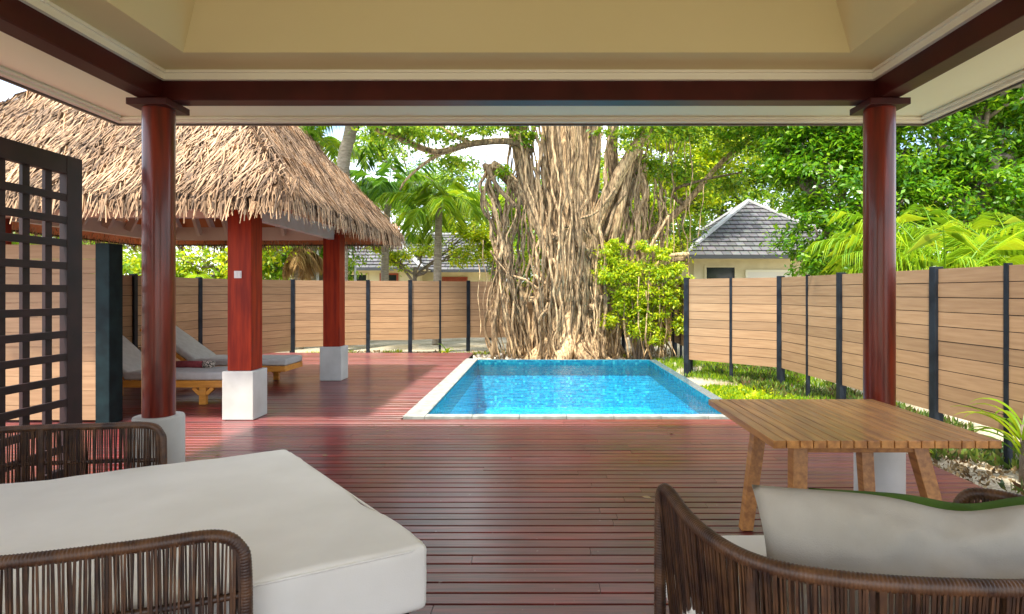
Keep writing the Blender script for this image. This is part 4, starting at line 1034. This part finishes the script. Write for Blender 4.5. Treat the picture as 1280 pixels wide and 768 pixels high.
# climbing lime shrub on the right flank of the fig
def shrub(name, label, x, y, lobes, n, size, lm, seed, cat='shrub', stems=8, **kw):
    rn = random.Random(seed); rd = np.random.default_rng(seed)
    root = thing(name, label, cat, (x, y, -.2)); t = MB()
    for i in range(stems):
        l = lobes[i % len(lobes)]
        t.tube(wob_path((x + rn.uniform(-.3, .3), y + rn.uniform(-.1, .3), -.22), (l[0] + rn.uniform(-.3, .3) * l[3], l[1], l[2] + rn.uniform(0, .5) * l[5]), .2, 7, rn), [.035 * (1 - .7 * q / 7) for q in range(8)], 6)
    t.build('stems', M['greybark'], root, smooth=True)
    quads('foliage', leaves([l[:3] for l in lobes], [l[3:] for l in lobes], n, size, rd, **kw), M[lm], root)
    relative(root)
lb = []
for px, py, rx, rz_ in ((770, 322, .3, .3), (797, 340, .4, .35), (826, 345, .4, .35), (790, 368, .45, .4), (818, 385, .5, .4), (796, 405, .35, .35), (842, 365, .25, .3), (768, 345, .25, .35), (822, 418, .25, .25), (763, 308, .2, .2), (849, 335, .22, .2), (775, 380, .2, .3), (860, 350, .15, .1), (757, 345, .2, .25), (808, 308, .2, .15), (850, 405, .18, .2), (765, 400, .2, .2), (830, 318, .15, .2)):
    x, y, z = at(px, py, 13.95); lb.append((x, y + .2, z, rx, .35, rz_))
shrub('lime_climbing_shrub', 'bright yellow green bushy shrub growing up the right side of the fig', 2.6, 14.3, lb, 19000, .085, 'leaf_lime', 31, clump=.3, subs=14, shell=(.2, 1.15), droop=.8)
lb = [(*at(px, py, 15.0), .35, .3, .35) for px, py in ((668, 330), (650, 345), (672, 350), (640, 360))]
shrub('lime_climbing_shrub', 'small yellow green leafy clump in the roots left of the fig trunk', -.3, 15.1, lb, 1500, .09, 'leaf_lime', 32, clump=.24, subs=14, shell=(.2, 1))

# ------------------------------------------------------------------ trees behind the right fence and in the distance
tree('broadleaf_tree', 'dense deep green tree left of the right veranda column', 6.7, 12.9, .2, 2.4, [(6.2, 12.7, 2.6, 1.0, .9, .9), (6.4, 12.9, 3.9, 1.3, 1.1, 1.1), (7.3, 12.5, 3.1, 1.3, 1.0, 1.1), (6.6, 13.2, 5.4, 1.6, 1.3, 1.1), (7.9, 12.8, 4.6, 1.5, 1.2, 1.2), (5.9, 13.4, 4.7, .9, .9, .8), (8.0, 13, 5.9, 1.6, 1.3, 1.0), (5.5, 13.8, 5.8, 1.2, 1, .8)], 46000, .13, 'leaf_dark', seed=41, clump=.16, subs=46, shell=(.5, 1.08))
tree('broadleaf_tree', 'tall dark green tree with brown trunk above the big palm at right', 9.2, 12.6, .24, 4.2, [(8.7, 12.2, 3.4, 1.2, .9, .9), (10.2, 12.2, 3.3, 1.4, 1, 1.1), (9.6, 12.8, 4.7, 1.5, 1.2, 1.1), (11.1, 12.6, 4.8, 1.5, 1.2, 1.2), (10.3, 13, 6.1, 1.6, 1.3, 1.0), (9.2, 12.1, 5.9, 1.2, 1.1, .8), (12, 12.6, 3.2, 1.4, 1, 1.2), (12.4, 13, 6, 1.6, 1.3, 1.1)], 48000, .13, 'leaf_dark', seed=42, clump=.15, subs=46, shell=(.5, 1.08))
tree('broadleaf_tree', 'mid green tree rising behind the pyramid roofed house', 8.6, 27.5, .3, 5, [(6.5, 27, 6.2, 2.2, 1.6, 1.6), (9.4, 27, 5.6, 2.4, 1.6, 2), (12.4, 27, 6, 2.6, 1.8, 2.4), (8.2, 27, 8.6, 2.8, 2, 1.6), (11.8, 27, 9, 2.8, 2, 1.7)], 22000, .24, 'leaf_mid', seed=43, clump=.2, subs=40, shell=(.3, 1.05))
tree('broadleaf_tree', 'airy yellow green tree between the fig and the pyramid roofed house', 4.4, 20.5, .16, 3.6, [(4.0, 20.5, 4.2, 1.2, 1, .9), (5.2, 20.3, 5.3, 1.3, 1, .8), (3.4, 20.6, 5.6, 1.2, 1, .8), (4.4, 20.2, 3.0, .8, .8, .8), (6.2, 20.4, 6.3, 1.4, 1, .8), (4.2, 20.4, 6.8, 1.5, 1, .7)], 14000, .17, 'leaf_lime', seed=44, clump=.2, subs=34, shell=(.2, 1.05))
tree('broadleaf_tree', 'leafy green tree seen through the roots behind the fig', 1.5, 23, .2, 3, [(.2, 23, 3.4, 1.5, 1, 1.3), (2.6, 23, 3.2, 1.7, 1, 1.5), (4.3, 23.3, 2.4, 1.2, 1, 1.2), (-1, 23, 4.6, 1.3, 1, .9), (1.5, 23, 5.4, 2, 1, 1.2)], 14000, .2, 'leaf_mid', seed=45, clump=.2, subs=34, shell=(.2, 1.05))
tree('broadleaf_tree', 'thin pale green tree right of the coconut palm', -1.8, 21, .12, 2.8, [(-1.9, 21, 3.4, .8, .7, .8), (-1.2, 21, 4.3, .9, .7, .7), (-2.5, 21, 4.6, .7, .6, .5), (-1.4, 21, 2.6, .7, .6, .6)], 6500, .16, 'leaf_lime', seed=46, clump=.22, subs=26, shell=(.2, 1.05))
tree('broadleaf_tree', 'distant pale tree with open crown above the long house', -5, 34, .3, 6, [(-8, 34, 6.5, 2.4, 1.5, 1.3), (-5, 34, 8, 2.6, 1.5, 1.2), (-2.2, 34, 7, 2.2, 1.5, 1.2), (-5.5, 34, 5.2, 2.6, 1.5, 1.2), (-1.5, 34, 4.6, 2.2, 1.5, 1.4), (-9.5, 34, 9.5, 2.2, 1.5, 1.1)], 13000, .26, 'leaf_mid', seed=47, clump=.22, subs=30, shell=(.2, 1.05))
tree('broadleaf_tree', 'distant dark tree at the far right behind the others', 15, 21, .35, 5, [(12.5, 21, 4, 2.4, 1.5, 2), (16.5, 21, 4.5, 2.8, 1.6, 2.4), (14, 21, 8, 3, 2, 2), (18.5, 21, 8, 3, 2, 2.2), (11.5, 21, 7.4, 2, 1.5, 1.7), (20, 21, 4, 3, 1.6, 2.4)], 22000, .22, 'leaf_dark', seed=48, clump=.18, subs=44, shell=(.4, 1.08))
tree('broadleaf_tree', 'distant tree filling the gap between fig and house', 6, 38, .35, 5, [(2, 38, 5, 3, 2, 2.2), (6, 38, 6.5, 3.4, 2, 2.4), (10, 38, 8, 3.4, 2, 3), (3, 38, 9.5, 3, 2, 2)], 12000, .32, 'leaf_mid', seed=49, clump=.22, subs=34, shell=(.2, 1.05))
tree('broadleaf_tree', 'slender leafy tree in front of the long grey roof', -4.6, 21.5, .08, 2.4, [(-5.2, 21.5, 2.7, .6, .5, .5), (-4.2, 21.4, 3.1, .7, .5, .5), (-5.9, 21.5, 3.3, .6, .5, .5), (-3.0, 21.5, 2.9, .5, .5, .5), (-2.6, 21.6, 3.7, .6, .5, .5)], 4200, .14, 'leaf_lime', seed=53, clump=.24, subs=20, shell=(.2, 1.1))
# trees seen under the thatch on the left
tree('broadleaf_tree', 'lime green tree seen beneath the thatch left of the red post', -9.2, 16.5, .14, 1.8, [(-10.2, 16.4, 2.1, 1.3, .8, .8), (-8.8, 16.5, 2.3, 1.2, .8, .9), (-11.8, 16.2, 2.4, 1.3, .9, 1), (-8.2, 17, 3.3, 1.6, 1, 1), (-11, 17, 3.8, 1.8, 1, 1.1)], 14000, .15, 'leaf_lime', seed=50, clump=.2, subs=34, shell=(.3, 1.05))
tree('broadleaf_tree', 'green tree behind the pavilion between the two red posts', -7.0, 19.5, .16, 2.2, [(-7.2, 19.5, 2.6, 1.3, .9, 1.1), (-8.6, 19.8, 2.8, 1.4, .9, 1.2), (-6.6, 20, 4.0, 1.2, 1, .9), (-9.5, 19.6, 2.4, 1.2, .9, 1)], 10000, .17, 'leaf_mid', seed=51, clump=.2, subs=30, shell=(.3, 1.05))
tree('broadleaf_tree', 'bushy green tree at the far left behind the screen', -13, 14, .2, 2.5, [(-12.2, 14, 2.6, 1.6, 1, 1.2), (-14.2, 14, 3.2, 1.9, 1, 1.5), (-10.6, 13.6, 2.2, 1.2, .9, 1), (-16, 14, 3, 1.9, 1, 1.6)], 10000, .17, 'leaf_mid', seed=52, clump=.2, subs=30, shell=(.3, 1.05))

# ------------------------------------------------------------------ palms
def frond(base, az, elev, length, droop, nl, lw, ll, rn, lie=.5):
    """returns rachis points and leaflet quads"""
    pts = []; p = Vector(base); n_ = 14; st = length / n_
    for i in range(n_ + 1):
        pts.append(p.copy()); u = i / n_; el = elev - droop * u ** 1.4
        p = p + Vector((math.cos(az) * math.cos(el), math.sin(az) * math.cos(el), math.sin(el))) * st
    Q = []
    for i in range(nl):
        u = .12 + .88 * i / nl; f = u * n_; k = min(int(f), n_ - 1); c_ = pts[k].lerp(pts[k + 1], f - k)
        tdir = (pts[k + 1] - pts[k]).normalized(); side = tdir.cross(Vector((0, 0, 1)))
        if side.length < .01: side = Vector((1, 0, 0))
        side.normalize()
        L_ = ll * (math.sin(math.pi * min(1, u * .85 + .12)) ** .6) * rn.uniform(.85, 1.1)
        for s in (-1, 1):
            dirn = (side * s * .8 + tdir * .65 + Vector((0, 0, .35 - lie * rn.uniform(.4, 1.2)))).normalized()
            mid = c_ + dirn * L_ * .5; tip = c_ + dirn * L_ * .95 + Vector((0, 0, -L_ * (.22 + .25 * lie)))
            wv = dirn.cross(Vector((rn.uniform(-.3, .3), rn.uniform(-.3, .3), 1))).normalized() * lw
            Q.append([c_ - wv * .4, c_ + wv * .4, mid + wv * .62, tip, mid - wv * .62, c_ - wv * .5])
    return pts, Q
def palm(name, label, trunk, r0, fronds, lm, seed, lw=.02, ll=.55, dry=None, group=None, stemmat='palmbark', nd=20, lie=.5):
    rn = random.Random(seed); base = trunk[0]
    root = thing(name, label, 'palm tree', (base[0], base[1], -.2), group=group)
    P_ = resample(spline(trunk, 8), .07) if len(trunk) > 1 else [Vector(base), Vector(base) + Vector((0, 0, .3))]
    t = MB(); t.tube(P_, [r0 * (1.15 - .35 * i / len(P_)) * (1 + .05 * (i % 2)) for i in range(len(P_))], 12); t.build('trunk', M[stemmat], root, smooth=True)
    top = P_[-1]; rc = MB(); Q = []
    for (az, el, ln_, dr) in fronds:
        pts, q = frond(top + Vector((math.cos(az) * .06, math.sin(az) * .06, 0)), az, el, ln_, dr, int(ln_ * nd), lw, ll, rn, lie=lie)
        rc.tube(pts, [.022 * (1 - .8 * i / 14) for i in range(15)], 5); Q += q
    rc.build('frond_stalks', M[lm], root, smooth=True)
    quads('fronds', np.array([[tuple(v) for v in f[:5]] for f in Q]), M[lm], root, nv=5)
    if dry:
        Q = []
        for (az, el, ln_, dr) in dry:
            pts, q = frond(top - Vector((0, 0, .1)), az, el, ln_, dr, int(ln_ * 24), lw, ll * .8, rn, lie=1.3); Q += q
        tag(quads('dry_fronds', np.array([[tuple(v) for v in f[:5]] for f in Q]), M['leaf_dry'], root, nv=5), 'brown dried fronds hanging down')
    relative(root)
rn = random.Random(5)
def ring(n, el0, el1, l0, l1, d0, d1, a0=0, a1=2 * math.pi):
    return [(a0 + (a1 - a0) * (i + rn.uniform(-.3, .3)) / n, rn.uniform(el0, el1), rn.uniform(l0, l1), rn.uniform(d0, d1)) for i in range(n)]
palm('coconut_palm', 'coconut palm with slim trunk and drooping crown left of the fig tree', [(*at(546, 400, 19)[:2], -.2), at(547, 330, 19), at(549, 258, 19)], .13, ring(10, -.1, .5, 1.7, 2.2, 1.4, 2.0) + ring(8, .6, 1.2, 1.5, 2.1, 1.3, 1.8), 'leaf_palmlime', 61, lw=.016, ll=.7, nd=22, lie=.8)
palm('coconut_palm', 'tall palm with thick ringed trunk rising just right of the thatch', [(*at(424, 400, 17)[:2], -.2), at(428, 225, 17), at(437, 170, 17), at(448, 118, 17)], .2, ring(10, -.3, .3, 2.4, 3.0, 1.3, 1.9) + ring(8, .3, 1.0, 2.2, 2.8, 1.2, 1.7), 'leaf_palm', 62, lw=.02, ll=.85, nd=17, lie=.8)
palm('coconut_palm', 'leafy palm half hidden behind the right slope of the thatch roof', [(*at(480, 400, 21)[:2], -.2), at(482, 300, 21), at(486, 243, 21)], .14, ring(9, .0, .6, 1.9, 2.5, 1.4, 2.0) + ring(6, .6, 1.2, 1.6, 2.3, 1.2, 1.8), 'leaf_palm', 63, lw=.018, ll=.75, nd=19, lie=.8)
palm('coconut_palm', 'bright palm crown showing above the thatch roof beside the eaves', [(*at(392, 400, 19)[:2], -.2), at(390, 250, 19), at(388, 175, 19)], .15, ring(9, .0, .6, 1.9, 2.5, 1.2, 1.8) + ring(6, .6, 1.2, 1.6, 2.3, 1.2, 1.8), 'leaf_palmlime', 64, lw=.022, ll=.65)
palm('areca_palm', 'wide sunny palm with arching fronds over the right fence', [(6.1, 8.9, -.2), (6.1, 8.9, 1.3)], .1,
     [(math.pi * .97, 1.05, 2.3, 1.5), (math.pi * .93, 1.25, 2.2, 1.2), (math.pi * 1.05, .95, 2.0, 1.4), (math.pi * .8, 1.15, 2.0, 1.2), (.15, 1.2, 2.2, 1.3), (-.15, 1.0, 2.2, 1.4), (.5, 1.1, 2.0, 1.2), (-.4, 1.2, 1.8, 1.1), (math.pi * .6, 1.3, 2.0, .9), (math.pi * .4, 1.3, 2.1, .8), (math.pi * 1.3, 1.25, 1.6, 1.1), (0, .85, 1.9, 1.2), (math.pi, .8, 1.7, 1.2)], 'leaf_palmlime', 65, lw=.011, ll=.85, nd=24, lie=.7)
palm('areca_palm', 'second sunny palm at the right edge beyond the fence', [(7.7, 9.4, -.2), (7.7, 9.4, 1.2)], .1,
     [(math.pi * .97, 1.05, 2.1, 1.4), (math.pi * .85, 1.2, 2.2, 1.2), (math.pi * 1.1, 1.0, 1.8, 1.3), (.15, 1.2, 2.0, 1.3), (-.3, 1.0, 2.0, 1.3), (math.pi * .6, 1.3, 2.0, .9), (math.pi * .4, 1.3, 2.1, .8), (math.pi, .8, 1.7, 1.1)], 'leaf_palmlime', 66, lw=.011, ll=.85, nd=24, lie=.7)
palm('fan_palm', 'small palm with a skirt of dry brown fronds seen between the pavilion posts', [(*at(372, 400, 17.5)[:2], -.2), at(374, 300, 17.5)], .15, ring(9, .2, .9, 1.3, 1.8, 1.3, 1.9), 'leaf_palm', 67, lw=.022, ll=.5, dry=ring(14, -1.0, -.4, .9, 1.3, .5, .9))
palm('areca_palm', 'low palm with a long arching frond behind the fence left of the red post', [(-9.2, 16.2, -.2), (-9.2, 16.2, 1.6)], .1, ring(12, .1, .9, 1.5, 2.1, 1.1, 1.7), 'leaf_palmlime', 68, lw=.02, ll=.5)

# poles behind the fence
for i, (x, Y, t_) in enumerate(((256, 18, 312), (397, 18.5, 305), (444, 19, 330))):
    p = at(x, t_, Y); k = MB(); k.tube([(p[0], Y, -.25), (p[0], Y, p[2])], .04, 10); k.lathe(p[0], Y, [(.055, p[2]), (.055, p[2] + .05), (.02, p[2] + .09)], 12)
    tag(k.build('metal_pole', M['galv']), ['slim pale pole beyond the fence left of the red pavilion post', 'slim pale pole beyond the fence between the pavilion posts', 'short pale pole beyond the fence right of the pavilion'][i], 'pole', 'pale poles beyond the fence')

# ------------------------------------------------------------------ plants and ground cover inside the fence
def strap_plant(name, label, x, y, n, ln0, h0, seed, mat_='leaf_mid', w=.028, z0=-.18, stem=.35):
    rn = random.Random(seed); root = thing(name, label, 'plant', (x, y, z0)); k = MB()
    k.tube([(x, y, z0 - .05), (x + .01, y, z0 + stem)], [.03, .022], 8); k.build('stem', M['greybark'], root, smooth=True)
    Q = MB()
    for i in range(n):
        az = rn.uniform(0, 6.28); el = rn.uniform(.6, 1.35); L_ = ln0 * rn.uniform(.7, 1.1); p = Vector((x, y, z0 + stem * rn.uniform(.4, 1))); dr = rn.uniform(1.2, 2.2); m_ = 9; kk = len(Q.v)
        sd_ = Vector((-math.sin(az), math.cos(az), 0))
        for q in range(m_ + 1):
            u = q / m_; ww = w * math.sin(math.pi * min(.98, u * .86 + .1)) ; Q.v.append(tuple(p - sd_ * ww)); Q.v.append(tuple(p + Vector((0, 0, -ww * .4)))); Q.v.append(tuple(p + sd_ * ww))
            e_ = el - dr * u ** 1.3; p = p + Vector((math.cos(az) * math.cos(e_), math.sin(az) * math.cos(e_), math.sin(e_))) * (L_ / m_)
        for q in range(m_):
            for s in (0, 1): Q.f.append((kk + q * 3 + s, kk + q * 3 + s + 1, kk + q * 3 + 4 + s, kk + q * 3 + 3 + s))
    Q.build('leaves', M[mat_], root, smooth=True); relative(root)
strap_plant('strap_leaf_plant', 'tall plant with long arching green leaves at the right edge by the fence', 4.28, 5.25, 20, .75, .3, 71, w=.026, stem=.5)
strap_plant('strap_leaf_plant', 'small leafy sprout at the foot of the fence post beside the table', 3.72, 5.95, 12, .3, .3, 72, 'leaf_lime', w=.018, stem=.08)
strap_plant('strap_leaf_plant', 'small green plant on the sand by the pool corner left of the fig', -2.4, 15.3, 12, .4, .3, 73, 'leaf_lime', w=.03, stem=.1)

def cover(name, label, cat, n, region, size, hgt, m, seed, mask=None, up=.8, asp=.3):
    rd = np.random.default_rng(seed); p = []
    while len(p) < n:
        x, y = rd.uniform(region[0], region[1]), rd.uniform(region[2], region[3])
        if mask is None or mask(x, y): p.append((x, y, gz(x, y)))
    p = np.array(p); nn = len(p); p[:, 2] += rd.uniform(-.01, hgt * .35, nn)
    ax = rd.normal(size=(nn, 3)) * .6; ax[:, 2] = np.abs(ax[:, 2]) + up; ax /= np.linalg.norm(ax, axis=1, keepdims=True)
    sd_ = np.cross(ax, rd.normal(size=(nn, 3))); sd_ /= np.linalg.norm(sd_, axis=1, keepdims=True); s = (size * rd.uniform(.5, 1.3, nn))[:, None]
    V = np.stack([p, p + ax * s * .5 + sd_ * s * asp * .5, p + ax * s, p + ax * s * .5 - sd_ * s * asp * .5], 1)
    return tag(quads(name, V, m), label, cat, kind='stuff')
nzf = lambda x, y, s=1.3: noise.noise(Vector((x * s, y * s, 4)))
cover('undergrowth', 'low mixed green and reddish plants under the right fence', 'plants', 11000, (3.45, 5.2, 3.5, 13.4), .12, .1, M['leaf_ground'], 81, lambda x, y: (x > 3.95 or y > 9.2) and nzf(x, y) > -.1 and (x - 3.4) > .12 + .35 * abs(nzf(x, y, .6)), up=.5)
cover('grass', 'tufts of green grass along the foot of the right fence', 'grass', 9000, (2.7, 5.2, 8.3, 14.5), .13, .05, M['leaf_mid'], 82, lambda x, y: nzf(x, y, .9) > -.15, up=1.2, asp=.12)
cover('ground_cover', 'bright yellow green creeping plants between pool and right fence', 'plants', 9000, (2.72, 4.1, 7.1, 10.3), .075, .12, M['leaf_lime'], 83, lambda x, y: nzf(x + 5, y, .8) > -.05 and x < 4.1 - .12 * abs(y - 8.6), up=.1, asp=.7)
cover('weeds', 'scattered green weeds on the sand in front of the curved fence', 'weeds', 1800, (-8, 2.5, 14.7, 16.6), .1, .05, M['leaf_lime'], 84, lambda x, y: nzf(x, y, 1.1) > .18, up=1.0, asp=.18)
cover('leaf_litter', 'fallen dry leaves scattered on the sand and around the fig roots', 'fallen leaves', 4200, (-5.5, 3.6, 13.3, 16.8), .075, .01, M['litter'], 85, lambda x, y: nzf(x + 2, y, 1.0) > -.25, up=.02, asp=.55)
cover('leaf_litter', 'fallen dry leaves on the sand strip beside the deck at right', 'fallen leaves', 3600, (3.42, 4.6, 3.2, 10.5), .06, .01, M['litter'], 86, lambda x, y: nzf(x + 9, y, 1.2) > -.2, up=.02, asp=.5)
A = []
for i in range(46):
    x, y = rng.uniform(-3, 3.3), rng.uniform(1.8, 14.4)
    if x > POOL[0] and y > 6.9: continue
    a_ = rng.uniform(0, 6.28); L_ = rng.uniform(.02, .045); ux, uy = math.cos(a_) * L_, math.sin(a_) * L_
    A.append([(x - ux, y - uy, .003), (x + uy * .4, y - ux * .4, .012), (x + ux, y + uy, .006), (x - uy * .4, y + ux * .4, .004)])
tag(quads('leaf_litter', A, M['litter']), 'a few small dry leaves blown onto the red deck', 'fallen leaves', kind='stuff')
# coral stones round the fig
st = MB(); rs = random.Random(91)
for i in range(420):
    x, y = rs.uniform(-1.8, 3.2), rs.uniform(13.3, 15.6); r0 = rs.uniform(.02, .07); z = gz(x, y) + r0 * .3; k = len(st.v); n1, n2 = 4, 6
    for a_ in range(n1 + 1):
        for b_ in range(n2):
            ph = math.pi * a_ / n1; th = 2 * math.pi * b_ / n2; q = r0 * (1 + .3 * noise.noise(Vector((i, a_, b_ * .9)))); st.v.append((x + q * math.sin(ph) * math.cos(th) * 1.2, y + q * math.sin(ph) * math.sin(th), z + q * math.cos(ph) * .7))
    for a_ in range(n1):
        for b_ in range(n2): st.f.append((k + a_ * n2 + b_, k + a_ * n2 + (b_ + 1) % n2, k + (a_ + 1) * n2 + (b_ + 1) % n2, k + (a_ + 1) * n2 + b_))
tag(st.build('stones', M['stonepale'], smooth=True), 'pale coral stones strewn around the fig roots', 'stones', kind='stuff')
